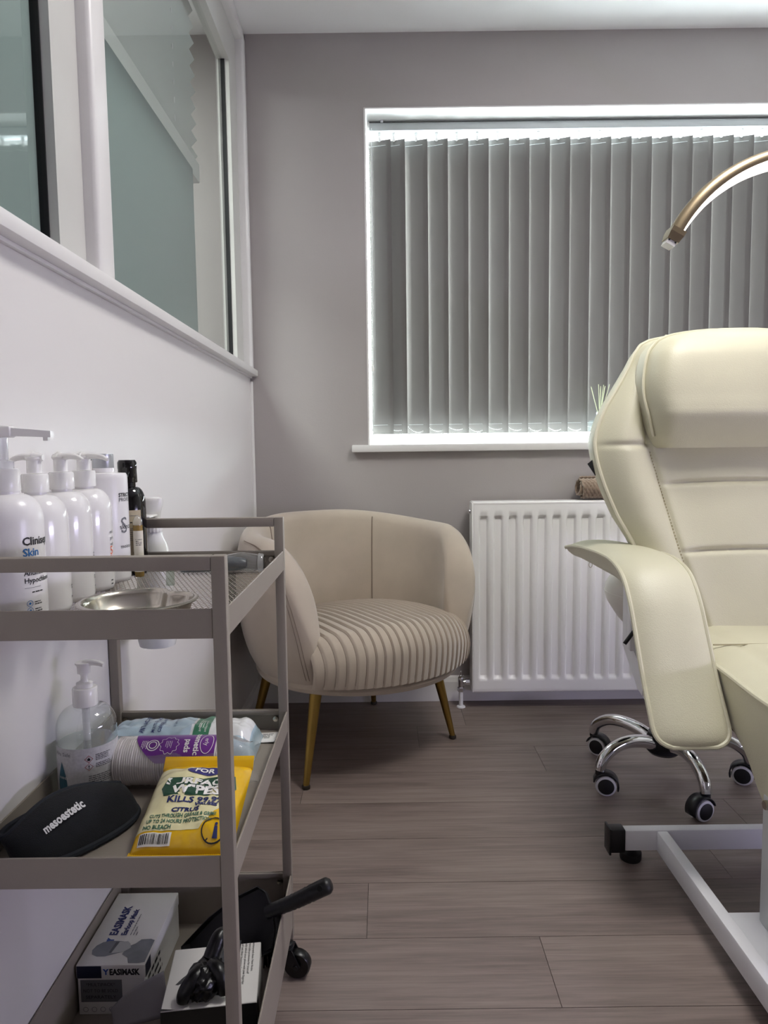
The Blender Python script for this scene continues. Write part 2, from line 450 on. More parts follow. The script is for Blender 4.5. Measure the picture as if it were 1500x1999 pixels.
def bead(name, path, label, r=0.0175):
    o = struct(name, G().tube(path, r, 12), M_trim, smooth=True, label=label); return o
XB = XL + 0.004
g = G(); g.box(XL-0.03, XL+0.012, 1.168, 1.232, LZ1+0.005, ZC-0.002, 0.010, 3)
struct('trim_2', g, M_trim, smooth=True, label='white rounded mullion between the two partition panes')
g = G(); g.box(XL-0.03, XL+0.016, YB-0.042, YB-0.004, LZ1+0.003, TOPB+0.028, 0.010, 3)
struct('trim_3', g, M_trim, smooth=True, label='white rounded bead down the corner of the partition')
g = G(); g.box(XL-0.03, XL+0.016, -0.6, YB-0.004, TOPB-0.008, ZC-0.001, 0.010, 3)
struct('trim_4', g, M_trim, smooth=True, label='white rounded bead along the top of the partition')
struct('trim_5', G().box(XL-0.001, XL+0.010, YB-0.012, YB, 0.0, LZ0-0.012, 0.004, 2), M_trim, smooth=True, label='thin white corner strip below the ledge')
g = G(); g.prism([(YB, 0.0), (YB-0.015, 0.0), (YB-0.015, 0.07), (YB-0.010, 0.085), (YB, 0.09)], XL, XR, 'X')
struct('baseboard_back', g, M_trim)
g = G(); g.prism([(XL, 0.0), (XL+0.015, 0.0), (XL+0.015, 0.07), (XL+0.010, 0.085), (XL, 0.09)], YF, YB-0.015, 'Y')
struct('baseboard_left', g, M_trim)

# pleated blind on the corridor side, its bottom rail hanging just above the frosted film
pb = thing('pleated_blind', 'white pleated blind with a pale bottom rail seen through the clear glazing', 'blind', (-0.56, 1.6, 2.2))
M_pleat = mat('pleated_fabric', 'd4d6d2', 0.8)
zz0, zz1 = 1.745, 2.24
g = G()
nz = 22
def plt(u, v):
    k = v*nz; tri = abs((k % 2) - 1)
    return (-0.535 - 0.022*tri, 0.1 + (2.165-0.1)*u, zz0 + (zz1-zz0)*v)
g.grid(plt, 1, nz)
wpart('pleats', g, M_pleat, pb, smooth=False, solid=0.001)
wpart('bottom_rail', G().box(-0.565, -0.530, 0.1, 2.165, 1.690, 1.745, 0.003), mat('pale_rail', 'd8d9d5', 0.5), pb)
wpart('head_rail', G().box(-0.57, -0.528, 0.1, 2.165, zz1, zz1+0.045, 0.003), M_white, pb)
wpart('cord', G().cyl((-0.546, 1.98, 1.745), (-0.546, 1.98, 2.24), 0.0016, n=6), M_white, pb)

# ------------------------------------------------------------------ window in the back wall
M_pvc = mat('white_pvc', 'eeeeee', 0.3)
win = struct('window_1', G().box(WX0, WX1, YB+0.235, YB+0.241, WZ0, WZ1), clear_mat('window_glass', (0.97, 0.99, 0.98), refl=1.0))
win['label'] = 'daylit window behind the vertical blind'
g = G(); fy0, fy1 = YB+0.205, YB+0.265
g.box(WX0, WX0+0.006, fy0, fy1, WZ0, WZ1, 0.004); g.box(WX1-0.06, WX1, fy0, fy1, WZ0, WZ1, 0.004)
g.box(WX0, WX1, fy0, fy1, WZ0, WZ0+0.035, 0.004); g.box(WX0, WX1, fy0, fy1, WZ1-0.05, WZ1, 0.004); g.box(1.55, 1.61, fy0, fy1, WZ0, WZ1, 0.004)
wpart('window_frame', g, M_pvc, win)
g = G()
g.box(-0.109, WX1+0.06, YB-0.028, YB+0.001, 0.8955, 0.921, 0.004)
g.box(WX0, WX1, YB, YB+0.206, 0.8955, 0.921)
struct('trim_6', g, M_trim, smooth=True, label='white window sill board below the vertical blind')
g = G(); g.box(WX0-0.004, WX0+0.0015, YB-0.0015, YB+0.205, WZ0, WZ1); g.box(WX0-0.004, WX1, YB-0.0015, YB+0.205, WZ1-0.0015, WZ1+0.003)
struct('trim_7', g, M_trim, label='white painted plaster lining of the window recess')

# vertical blind
YV = YB + 0.105
vb = thing('vertical_blind', 'grey vertical slat blind hanging closed in the back window', 'blind', (WX0+0.4, YV, WZ1))
M_rail = mat('blind_rail', 'b4b8ba', 0.4)
g = G(); g.box(WX0+0.014, WX1-0.01, YV-0.022, YV+0.022, 2.014, 2.044, 0.002)
rail = wpart('head_rail', g, M_rail, vb)
wpart('rail_lip', G().box(WX0+0.014, WX1-0.01, YV-0.0235, YV-0.020, 2.0395, 2.0435), mat('rail_dark', '4a4a4a', 0.5), rail, smooth=False)
wpart('rail_bracket', G().box(0.005, 0.014, YV-0.026, YV+0.02, 2.040, 2.0485, 0.001), M_whitem, rail)
wpart('rail_end_cap', G().box(WX0+0.006, WX0+0.0145, YV-0.0225, YV+0.0225, 2.012, 2.046, 0.002), M_white, rail)
def slatmat(nt):
    L = nt.links
    d = nt.nodes.new('ShaderNodeBsdfDiffuse'); d.inputs['Color'].default_value = lin('6e6b69')
    t = nt.nodes.new('ShaderNodeBsdfTranslucent'); t.inputs['Color'].default_value = lin('a5a9aa')
    tc = nt.nodes.new('ShaderNodeTexCoord')
    n = nt.nodes.new('ShaderNodeTexNoise'); n.inputs['Scale'].default_value = 500; L.new(tc.outputs['Object'], n.inputs['Vector'])
    bp = nt.nodes.new('ShaderNodeBump'); bp.inputs['Strength'].default_value = 0.15; bp.inputs['Distance'].default_value = 0.001
    L.new(n.outputs['Fac'], bp.inputs['Height']); L.new(bp.outputs[0], d.inputs['Normal'])
    mx = nt.nodes.new('ShaderNodeMixShader'); mx.inputs[0].default_value = 0.007
    L.new(d.outputs[0], mx.inputs[1]); L.new(t.outputs[0], mx.inputs[2])
    return mx.outputs[0]
M_slat = mix_mat('blind_fabric', slatmat)
SW, SZ0, SZ1, SP = 0.0815, 0.9595, 1.990, 0.0718
slat = hanger = None
xs = [0.0005, 0.0505] + [0.0890 + 0.0405 + SP*k for k in range(0, 23)]
M_chain = mat('white_bead_chain', 'f4f6f6', 0.4)
seam_m = mat('stitch_white', 'eef2f4', 0.6)
tilts = []
for i, x in enumerate(xs):
    if x > WX1 - 0.03: break
    a = math.radians(16.5 + 2.0*math.sin(i*2.3))
    tilts.append((x, a))
    if slat is None:
        gs = G(); gs.grid(lambda u, v: ((u-0.5)*SW, 0.0016*(1-(2*u-1)**2), SZ0 + (SZ1-SZ0)*v), 4, 12)
        slat = part('slat', gs, M_slat, vb, solid=0.0007)
        hem = part('hem_stitch', G().box(-SW/2+0.006, SW/2-0.022, -0.0022, -0.0012, SZ0+0.0335, SZ0+0.0342), seam_m, slat, smooth=False)
        hem2 = part('top_stitch', G().box(-SW/2+0.002, SW/2-0.018, -0.0022, -0.0012, SZ1-0.0195, SZ1-0.0185), seam_m, slat, smooth=False)
        gh = G(); gh.box(-0.0025, 0.0025, -0.002, 0.002, SZ1-0.004, 2.014); gh.lathe([(0.0, -0.0015), (0.0065, -0.0015), (0.0065, 0.0015), (0.0, 0.0015)], n=16).xf(Matrix())
        hg = G(); hg.box(-0.0032, 0.0032, -0.0018, 0.0018, SZ1-0.004, 2.0145); hg.box(-0.006, 0.006, -0.003, 0.003, 2.003, 2.0145, 0.001)
        dsk = G().lathe([(0.0, -0.0014), (0.006, -0.0014), (0.006, 0.0014), (0.0, 0.0014)], n=14).xf(Matrix.Translation((0, 0, SZ1+0.001)) @ Matrix.Rotation(PI/2, 4, 'X'))
        hg.add(dsk.v, dsk.f)
        hanger = part('hanger', hg, M_white, slat, smooth=False)
        s = slat
        s.location = (x - (WX0+0.4), 0, -WZ1); s.rotation_euler = (0, 0, -a)
    else:
        s = slat.copy(); COL.objects.link(s); s.parent = vb
        s.location = (x - (WX0+0.4), 0, -WZ1); s.rotation_euler = (0, 0, -a)
        for ch in (hem, hem2, hanger):
            c = ch.copy(); COL.objects.link(c); c.parent = s
# bead chains along the foot of the slats
g = G()
for (x0, a0), (x1, a1) in zip(tilts[1:], tilts[2:]):
    p0 = (x0 - SW/2*math.cos(a0)*0.93, YV + SW/2*math.sin(a0) - 0.004); p1 = (x1 - SW/2*math.cos(a1)*0.93, YV + SW/2*math.sin(a1) - 0.004)
    sag = random.choice((0.020, 0.013, 0.017, 0.013)); nb = 15
    for k in range(nb + 1):
        t = k/nb
        y = p0[1] + (p1[1]-p0[1])*t - 0.008*math.sin(PI*t) - 0.005
        c = (p0[0] + (p1[0]-p0[0])*t, y, SZ0 + 0.026 - sag*4*t*(1-t))
        g.lathe([(0, -0.0017), (0.0015, -0.0008), (0.0015, 0.0008), (0, 0.0017)], c, 6)
ch = wpart('foot_chain', g, M_chain, vb)
g = G(); xw = WX0 + 0.0115
for k in range(130):
    g.lathe([(0, -0.002), (0.0017, -0.001), (0.0017, 0.001), (0, 0.002)], (xw, YV-0.03, 2.02 - k*0.0063), 6)
wpart('control_chain', g, M_chain, vb)
wpart('control_cord', G().cyl((xw+0.010, YV-0.028, 2.02), (xw+0.004, YV-0.028, 1.20), 0.0011, n=6), M_chain, vb)
wpart('chain_weight', G().lathe([(0.0, -0.012), (0.005, -0.012), (0.006, 0), (0.004, 0.012), (0, 0.013)], (xw+0.003, YV-0.029, 1.195), 12), M_white, vb)
# ------------------------------------------------------------------ radiator
RX0, RX1, RZ0, RZ1, RYF = 0.300, 1.36, 0.060, 0.7235, 2.395
rad = thing('radiator', 'white ribbed panel radiator below the window sill', 'radiator', (0.8, 2.45, 0.0))
M_rad = mat('radiator_enamel', 'f5f3f2', 0.28, var=0.01, vscale=5)
RP, NB = 0.0497, 21
def radf(x, z):
    """front relief: raised ribs between pressed channels"""
    k = (x - (RX0 + 0.017)) / RP
    e = sstep(RZ0+0.045, RZ0+0.062, z) * (1 - sstep(RZ1-0.062, RZ1-0.045, z))
    if k < 0 or k > NB: return 0.0
    f = k - math.floor(k)
    w = clamp((f-0.08)/0.14) * (1 - clamp((f-0.62)/0.14))
    return 0.014*w*e
xs = [RX0 + 0.004]
for n in range(NB):
    for f in (0.0, 0.08, 0.13, 0.19, 0.24, 0.43, 0.62, 0.67, 0.73, 0.78): xs.append(RX0 + 0.017 + (n+f)*RP)
xs += [RX0 + 0.017 + NB*RP, RX1 - 0.004]
zs = [RZ0+0.014, RZ0+0.022, RZ0+0.040, RZ0+0.045, RZ0+0.050, RZ0+0.055, RZ0+0.062] + [RZ0+0.062 + (RZ1-RZ0-0.124)*t/6 for t in range(1, 6)] + [RZ1-0.062, RZ1-0.056, RZ1-0.051, RZ1-0.045, RZ1-0.025, RZ1-0.004]
g = G()
g.add([(x, RYF + radf(x, z), z) for z in zs for x in xs], [(j*len(xs)+i, j*len(xs)+i+1, (j+1)*len(xs)+i+1, (j+1)*len(xs)+i) for j in range(len(zs)-1) for i in range(len(xs)-1)])
wpart('front_panel', g, M_rad, rad, angle=60)
g = G(); g.box(RX0, RX1, RYF+0.0005, RYF+0.014, RZ0, RZ0+0.022, 0.006, 3); wpart('bottom_flange', g, M_rad, rad)
g = G(); g.box(RX0+0.004, RX1-0.004, RYF+0.012, RYF+0.016, RZ0+0.02, RZ1-0.02); wpart('water_panel', g, M_rad, rad, smooth=False)
g = G(); g.box(RX0, RX1, RYF-0.0005, RYF+0.072, RZ1-0.012, RZ1, 0.004, 3); wpart('top_grille', g, M_rad, rad)
g = G(); g.box(RX0-0.002, RX0+0.004, RYF, RYF+0.072, RZ0+0.002, RZ1-0.003, 0.002); wpart('side_panel', g, M_rad, rad)
g = G(); g.box(RX1-0.004, RX1+0.002, RYF, RYF+0.072, RZ0+0.002, RZ1-0.003, 0.002); wpart('side_panel', g, M_rad, rad)
g = G(); g.box(RX0, RX1, RYF+0.055, RYF+0.068, RZ0+0.005, RZ1-0.014, 0.003); wpart('rear_panel', g, M_rad, rad)
for bx in (0.5, 1.15):
    wpart('wall_bracket', G().box(bx, bx+0.03, RYF+0.066, YB-0.0005, 0.12, 0.66), M_whitem, rad, smooth=False)
wpart('bleed_plug', G().cyl((RX0-0.008, RYF+0.03, RZ1-0.035), (RX0, RYF+0.03, RZ1-0.035), 0.009, n=14), M_chrome, rad)
# valve
val = thing('radiator_valve', 'chrome radiator valve on a white pipe rising from the floor', 'valve', (0.262, 2.425, 0.0))
vx, vy = 0.262, 2.425
wpart('pipe', G().cyl((vx, vy, 0.0), (vx, vy, 0.058), 0.0075, n=16), M_whitem, val)
wpart('pipe_collar', G().lathe([(0.0, 0.0), (0.0155, 0.0), (0.014, 0.004), (0.008, 0.006), (0, 0.006)], (vx, vy, 0), 18), M_whitem, val)
wpart('pipe_nut', G().lathe([(0, 0.056), (0.0105, 0.056), (0.0125, 0.060), (0.0125, 0.070), (0.0105, 0.073), (0, 0.073)], (vx, vy, 0), 6), M_chrome, val, smooth=False)
wpart('valve_body', G().lathe([(0, 0.072), (0.009, 0.072), (0.0105, 0.078), (0.0105, 0.104), (0.009, 0.108), (0, 0.108)], (vx, vy, 0), 18), M_chrome, val)
wpart('spindle', G().lathe([(0, 0.107), (0.006, 0.107), (0.006, 0.113), (0.0032, 0.114), (0.0028, 0.124), (0.004, 0.126), (0.003, 0.131), (0, 0.132)], (vx, vy, 0), 14), M_chrome, val)
wpart('union_nut', G().cyl((vx+0.008, vy, 0.090), (vx+0.016, vy, 0.090), 0.0075, n=12), M_chrome, val)
wpart('tail_piece', G().cyl((vx+0.016, vy, 0.090), (RX0+0.0005, vy, 0.090), 0.011, 0.0095, n=6), M_chrome, val, smooth=False)

# rolled towel on the radiator
M_towel = mat('brown_waffle_cotton', '8c7968', 0.95, var=0.12, vscale=60, bump=0.3, bscale=700, sheen=0.3)
tw = thing('rolled_towel', 'rolled brown waffle towel lying on the radiator top', 'towel', (0.80, 2.432, RZ1))
g = G()
def spir(u, v):
    th = u*2*PI*2.85; r = 0.008 + 0.0345*u
    wf = 0.0040*(math.sin(u*2*PI*26)*math.sin(v*2*PI*20)) * (0.3 + 0.7*sstep(0.6, 0.7, u))
    r += wf
    slump = 1 - 0.07*sstep(0, 1, u)
    return (0.672 + 0.26*v + 0.008*math.sin(th*0.5)*(1-v), 2.432 + r*math.cos(th+2.2)*1.03, RZ1 + 0.0415 + r*math.sin(th+2.2)*slump*0.97)
g.grid(spir, 170, 78)
wpart('towel_roll', g, M_towel, tw, angle=80, solid=0.0055, recalc=False)

# reed diffuser on the sill
rd = thing('reed_diffuser', 'small clear glass reed diffuser on the window sill', 'diffuser', (0.769, 2.535, 0.921))
M_glassclear = clear_mat('clear_glass', (0.93, 0.97, 0.97), refl=1.6, haze=0.10, haze_col=(0.8, 0.9, 0.9))
wpart('bottle', G().loft([[(0.769 + a*k, 2.535 + b*k, 0.9212 + z) for a, b in ((-1,-1),(1,-1),(1,1),(-1,1))] for k, z in ((0.028, 0), (0.031, 0.003), (0.031, 0.072), (0.028, 0.077), (0.012, 0.081))]), M_glassclear, rd, smooth=False)
wpart('collar', G().lathe([(0.0, 0.080), (0.0115, 0.080), (0.0115, 0.106), (0.009, 0.107), (0.0, 0.106)], (0.769, 2.535, 0.921), 18), mat('silver_collar', 'cfd4d4', 0.25, 0.8), rd)
M_reed = mat('pale_reed', 'b9bd9d', 0.8)
for dx, dy, h in ((-0.030, 0.004, 0.196), (-0.006, -0.004, 0.203), (0.004, 0.004, 0.197), (0.012, -0.003, 0.201), (0.020, 0.005, 0.197), (0.034, 0.0, 0.203)):
    wpart('reed', G().cyl((0.769 + dx*0.2, 2.535 + dy*0.3, 1.025), (0.769 + dx, 2.535 + dy, 0.921+h), 0.0013, n=6), M_reed, rd)

# ------------------------------------------------------------------ half-moon lamp
LX, LY, LZ, LR = 0.838, 1.45, 1.186, 0.2876
lamp = thing('arch_lamp', 'slim gold half-moon lamp with a glowing white strip above the treatment chair', 'lamp', (1.42, 1.75, 0.0))
M_lampgold = mat('champagne_metal', '8f8068', 0.38, 0.85, var=0.03, vscale=40)
M_strip = mat('lamp_strip', 'ffffff', 0.5, emit='fff6ea', emit_s=LAMP_EMIT)
A0, A1 = math.radians(151), math.radians(29)
def arc(prof, n=56, a0=A0, a1=A1, grow=None):
    rings = []
    for i in range(n+1):
        a = a0 + (a1-a0)*i/n
        k = 1.0 if grow is None else grow + (1-grow)*math.sin(PI*i/n)
        rings.append([(LX + (LR - 0.0085 + (r+0.0085)*k if r < -0.0085 else LR + r)*math.cos(a), LY + y, LZ + (LR - 0.0085 + (r+0.0085)*k if r < -0.0085 else LR + r)*math.sin(a)) for r, y in prof])
    return G().loft(rings)
body = [(-0.0085, -0.017), (-0.004, -0.0185), (0.006, -0.016), (0.0125, -0.008), (0.0135, 0.0), (0.0125, 0.008), (0.006, 0.016), (-0.004, 0.0185), (-0.0085, 0.017)]
wpart('arm', arc(body), M_lampgold, lamp)
wpart('light_strip', arc([(-0.0085, -0.0170), (-0.0175, -0.0165), (-0.0225, -0.011), (-0.0240, 0.0), (-0.0225, 0.011), (-0.0175, 0.0165), (-0.0085, 0.0170)], grow=0.25), M_strip, lamp)
for s, a in ((1, A0), (-1, A1)):
    def P(r, t, y, a=a, s=s):     # r radial, t tangential beyond the end
        return (LX + (LR+r)*math.cos(a) - s*t*math.sin(a), LY + y, LZ + (LR+r)*math.sin(a) + s*t*math.cos(a))
    # end cap tapering to a square socket
    sgn = 1
    ring = lambda w, r0, r1, t: [P(r0, t, -w), P(r1, t, -w), P(r1, t, w), P(r0, t, w)]
    cap = wpart('end_cap', G().loft([ring(0.019, -0.0150, 0.0142, -0.002), ring(0.019, -0.0145, 0.0142, 0.008), ring(0.0155, -0.012, 0.012, 0.023)]), M_lampgold, lamp, smooth=False)
    wpart('socket', G().loft([ring(0.0135, -0.009, 0.010, 0.020), ring(0.0135, -0.009, 0.010, 0.032)]), mat('socket_white', 'e4e2dc', 0.4), cap, smooth=False)
    for rr, yy in ((-0.0065, -0.0145), (0.007, -0.0145)):
        wpart('screw', G().loft([[P(rr-0.0016, 0.0225, yy), P(rr+0.0016, 0.0225, yy), P(rr+0.0016, 0.0255, yy), P(rr-0.0016, 0.0255, yy)], [P(rr-0.0016, 0.0225, yy+0.002), P(rr+0.0016, 0.0225, yy+0.002), P(rr+0.0016, 0.0255, yy+0.002), P(rr-0.0016, 0.0255, yy+0.002)]]), M_blackp, cap, smooth=False)
neck = smooth_path([(LX+0.05, LY+0.0, LZ+LR+0.008), (LX+0.10, LY+0.05, LZ+LR+0.10), (1.15, 1.62, 1.66), (1.38, 1.74, 1.52), (1.42, 1.75, 1.30)], 8)
wpart('neck', G().tube(neck, 0.009, 12), M_lampgold, lamp)
wpart('pole', G().cyl((1.42, 1.75, 0.02), (1.42, 1.75, 1.32), 0.012, n=16), M_lampgold, lamp)
wpart('floor_base', G().lathe([(0, 0), (0.14, 0), (0.145, 0.006), (0.14, 0.018), (0.02, 0.024), (0, 0.024)], (1.42, 1.75, 0), 40), M_lampgold, lamp)
# ------------------------------------------------------------------ tub armchair
AC = Vector((-0.085, 2.13, 0)); TF = math.radians(-57)
ac = thing('tub_armchair', 'beige velvet tub armchair with pleated seat and brass legs in the corner', 'armchair', AC[:])
PHE = math.radians(50)
RO = [(0.262, 0.298), (0.30, 0.322), (0.36, 0.342), (0.44, 0.356), (0.52, 0.361), (0.60, 0.355), (0.66, 0.343), (0.72, 0.325)]
RI = [(0.262, 0.262), (0.36, 0.262), (0.44, 0.262), (0.52, 0.266), (0.60, 0.272), (0.66, 0.280), (0.72, 0.290)]
def zt_at(phi):
    d = abs(phi)
    base = 0.702 - 0.035*(1 - sstep(math.radians(85), math.radians(165), d))
    e2 = clamp((d - PHE)*0.345/0.235)
    return 0.27 + (base - 0.27)*max(0.02, (1 - (1-e2)**2.5)**(1/2.5))
NS = 36
def shell(phi, t):
    d = abs(phi); zt = zt_at(phi)
    e = clamp((d - PHE)*0.33/0.05); k = math.sqrt(max(0.0, 1 - (1-e)**2))
    # t 0..1 around: outer up (0..0.4) rim (0.4..0.6) inner down (0.6..1)
    z0 = 0.264
    rim = min(0.040, (zt-z0)*0.45)
    if t < 0.4: z = z0 + (zt-rim-z0)*(t/0.4); side = 1; bl = 0
    elif t > 0.6: z = z0 + (zt-rim-z0)*((1-t)/0.4); side = -1; bl = 0
    else:
        q = (t-0.4)/0.2*PI; z = zt - rim + rim*math.sin(q); side = math.cos(q); bl = 1
    ro, ri = sinterp(RO, z if not bl else zt-rim), sinterp(RI, z if not bl else zt-rim)
    if bl: ro -= 0.004*math.sin(q); 
    rm, h = (ro+ri)/2, (ro-ri)/2
    r = rm + h*side*max(k, 0.03)
    a = TF + phi
    return (AC.x + r*math.cos(a), AC.y + r*math.sin(a), z)
g = G(); rings = []
phis = [PHE + (math.radians(20))*(i/14)**1.6 for i in range(15)]
phis += [math.radians(70) + (math.radians(290-70))*i/64 for i in range(1, 64)]
phis += [2*PI - p for p in phis[:15]][::-1]
for p in phis:
    pp = p if p <= PI else p - 2*PI
    rings.append([shell(pp, j/NS) for j in range(NS)])
g.loft(rings)
wpart('back_shell', g, M_velvet, ac, angle=75)
def seam(phi, t0, t1, dphi=0.0, n=26):
    return [shell(phi, t0 + (t1-t0)*i/n) for i in range(n+1)]
for ph in (math.radians(138), math.radians(-138)):
    wpart('back_seam', G().tube(seam(ph, 0.56, 0.93), 0.0022, 6), M_velvet_dark, ac)
for s in (1, -1):
    for d in (5.0, 6.6):
        pts = []
        for i in range(60):
            pe = PHE + math.radians(0.02 + 42*(i/59)**1.8); ze = zt_at(pe) - 0.004
            ph = pe + math.radians(d); zt = zt_at(ph); rim = min(0.040, (zt-0.264)*0.45)
            t = 0.4*(ze - 0.264)/(zt - rim - 0.264)
            if t > 0.47: break
            pts.append(shell(s*ph, max(0.015, t)))
        if len(pts) > 5: wpart('arm_seam', G().tube(pts, 0.0010, 5), M_velvet_dark, ac)
# base band
wpart('seat_base', G().lathe([(0, 0.250), (0.288, 0.250), (0.303, 0.254), (0.309, 0.266), (0.306, 0.279), (0.27, 0.284), (0, 0.284)], AC[:], 64), M_velvet, ac)
# pleated cushion
WMAX = 0.264
fx, fy = math.cos(TF), math.sin(TF); wx, wy = -fy, fx
def cush(u, v):
    w = (2*u - 1)*WMAX
    af = math.sqrt(0.325**2 - (w*0.92)**2); ab = -math.sqrt(max(0.0, 0.262**2 - w*w*0.98))
    q = abs(w)/WMAX
    zc = 0.432 - 0.045*q**3
    rr = 0.075      # front roll radius
    NP = 23
    f = (u*NP) % 1.0
    pl = 0.0075*(1 - abs(2*f - 1)**1.2*1.0) if True else 0
    f = 1 - f; pl = 0.0068*(f/0.88)**0.8 if f < 0.88 else 0.0068*(1-f)/0.12
    if v < 0.6:
        s = v/0.6; a = ab + (af - rr - ab)*s
        z = zc - 0.05*(1-s)**3 + 0.006*math.sin(PI*s); nz, na = 1.0, 0.0
    else:
        q2 = (v-0.6)/0.4
        if q2 < 0.62:
            th = q2/0.62*math.radians(82); 
            a = af - rr + rr*math.sin(th); z = zc - rr + rr*math.cos(th); nz, na = math.cos(th), math.sin(th)
        else:
            th = math.radians(82); t = (q2-0.62)/0.38
            a = af - rr + rr*math.sin(th) - 0.012*t*t; zb = zc - rr + rr*math.cos(th); z = zb + (0.279 - zb)*t; nz, na = 0.1, 1.0
    z += pl*nz; a += pl*na
    return (AC.x + a*fx + w*wx, AC.y + a*fy + w*wy, z)
g = G(); g.grid(cush, 23*9, 44)
wpart('seat_cushion', g, M_velvet, ac, angle=50)
for k in range(1, 23):
    wpart('pleat_shade_line', G().tube([cush(k/23, 0.03 + 0.95*i/40) for i in range(41)], 0.0008, 5), M_velvet_dark, ac)  # thin dark tubes stand in for the shade in the pleat grooves
for (tx, ty) in ((-0.218, 1.832), (0.206, 2.154), (-0.045, 2.464), (-0.425, 2.175)):
    p = Vector((tx, ty, 0)); q = AC + (p - AC)*0.80; q.z = 0.256
    leg = wpart('leg', G().cyl((p.x, p.y, 0.008), q[:], 0.0085, 0.0175, n=20), M_gold, ac)
    wpart('foot', G().lathe([(0, 0), (0.0095, 0), (0.0115, 0.002), (0.0115, 0.008), (0.0095, 0.011), (0, 0.011)], (p.x, p.y, 0), 18), mat('dark_foot', '3a342c', 0.35, 0.6), leg)

# ------------------------------------------------------------------ stool behind the treatment chair
SC = Vector((0.7545, 1.872, 0))
st = thing('wheeled_stool', 'low round stool with chrome star base and black castors behind the chair arm', 'stool', SC[:])
wpart('seat_cushion', G().lathe([(0, 0.435), (0.085, 0.428), (0.112, 0.430), (0.128, 0.448), (0.152, 0.486), (0.160, 0.510), (0.158, 0.532), (0.146, 0.553), (0.118, 0.566), (0.06, 0.571), (0, 0.572)], SC[:], 48), M_leather2, st, angle=60)
g = G(); g.tube([(SC.x + 0.1592*math.cos(2*PI*i/48), SC.y + 0.1592*math.sin(2*PI*i/48), 0.516) for i in range(48)], 0.0011, 6, closed=True)
wpart('seat_seam', g, M_leather2, st)
wpart('seat_plate', G().lathe([(0, 0.414), (0.10, 0.414), (0.10, 0.430), (0, 0.430)], SC[:], 32), M_blackp, st)
wpart('gas_lift', G().lathe([(0, 0.10), (0.025, 0.10), (0.025, 0.26), (0.015, 0.262), (0.015, 0.415), (0, 0.415)], SC[:], 24), M_chrome, st)
wpart('hub', G().lathe([(0, 0.070), (0.036, 0.070), (0.044, 0.078), (0.047, 0.105), (0.040, 0.128), (0.028, 0.134), (0, 0.134)], SC[:], 32), M_blackp, st)
hd = Vector((math.cos(math.radians(20)), math.sin(math.radians(20)), 0))
wpart('height_lever', G().tube([(SC + hd*0.04 + Vector((0, 0, 0.418)))[:], (SC + hd*0.155 + Vector((0, 0, 0.415)))[:], (SC + hd*0.185 + Vector((0, 0, 0.402)))[:]], 0.006, 10), M_blackp, st)
def castor(pos, ang, sc_=1.0):
    cs = wpart('castor', G().lathe([(0, 0.052), (0.011, 0.052), (0.011, 0.064), (0.006, 0.066), (0, 0.066)], pos, 16), M_blackp, st)
    R_ = Matrix.Translation(pos) @ Matrix.Rotation(ang, 4, 'Z')
    # hood
    hood = G()
    def hf(u, v):
        th = math.radians(-20 + 185*u); r = 0.0315
        return (0.016 + r*math.cos(th), -0.0165 + 0.033*v, 0.027 + r*math.sin(th))
    hood.grid(hf, 18, 2)
    hood.box(0.000, 0.030, -0.004, 0.004, 0.010, 0.055)
    wpart('hood', hood.xf(R_), M_blackp, cs, solid=0.003)
    for s in (-1, 1):
        w = G().lathe([(0, -0.007), (0.021, -0.007), (0.0255, -0.005), (0.0268, 0), (0.0255, 0.005), (0.021, 0.007), (0, 0.007)], n=28)
        Mw = R_ @ Matrix.Translation((0.016, s*0.0115, 0.0268)) @ Matrix.Rotation(PI/2, 4, 'X')
        wh = wpart('wheel', w.xf(Mw), mat('white_tyre', 'c9c8cc', 0.5), cs)
        d = G().lathe([(0, -0.0085), (0.0185, -0.0085), (0.0205, -0.007), (0.0205, 0.007), (0.0185, 0.0085), (0, 0.0085)], n=28).xf(Mw)
        wpart('wheel_hub', d, M_rubber, wh)
for k, (ad, ca) in enumerate(((131, -40), (203, -15), (275, 200), (347, 150), (59, 80))):
    a = math.radians(ad); d = Vector((math.cos(a), math.sin(a), 0))
    pth = smooth_path([SC + d*0.030 + Vector((0, 0, 0.100)), SC + d*0.075 + Vector((0, 0, 0.116)), SC + d*0.125 + Vector((0, 0, 0.122)), SC + d*0.170 + Vector((0, 0, 0.114)), SC + d*0.206 + Vector((0, 0, 0.090)), SC + d*0.217 + Vector((0, 0, 0.062))], 7)
    wpart('leg', G().tube(pth, lambda t: 0.0185 - 0.0045*t, 16), M_chrome, st, angle=70)
    castor((SC + d*0.217)[:], math.radians(ca))
# ------------------------------------------------------------------ treatment chair
CX = 0.862
tc_ = thing('treatment_chair', 'cream leatherette treatment chair with curved arms and white steel base', 'treatment chair', (CX, 1.3, 0.0))
def rring(hw, yf, yb, z, fn=None, nfr=40, nbk=12, cr=0.02):
    """plan ring of a cushion at height z: front (towards -Y) with relief fn(u), rounded corners, flat rear"""
    pts = []
    for i in range(nfr+1):
        u = -1 + 2*i/nfr
        pts.append((CX + u*hw, yf + (fn(u) if fn else 0.0), z))
    for i in range(nbk+1):
        u = 1 - 2*i/nbk
        pts.append((CX + u*(hw-0.006), yb - 0.010*(abs(u)**10), z))
    return pts
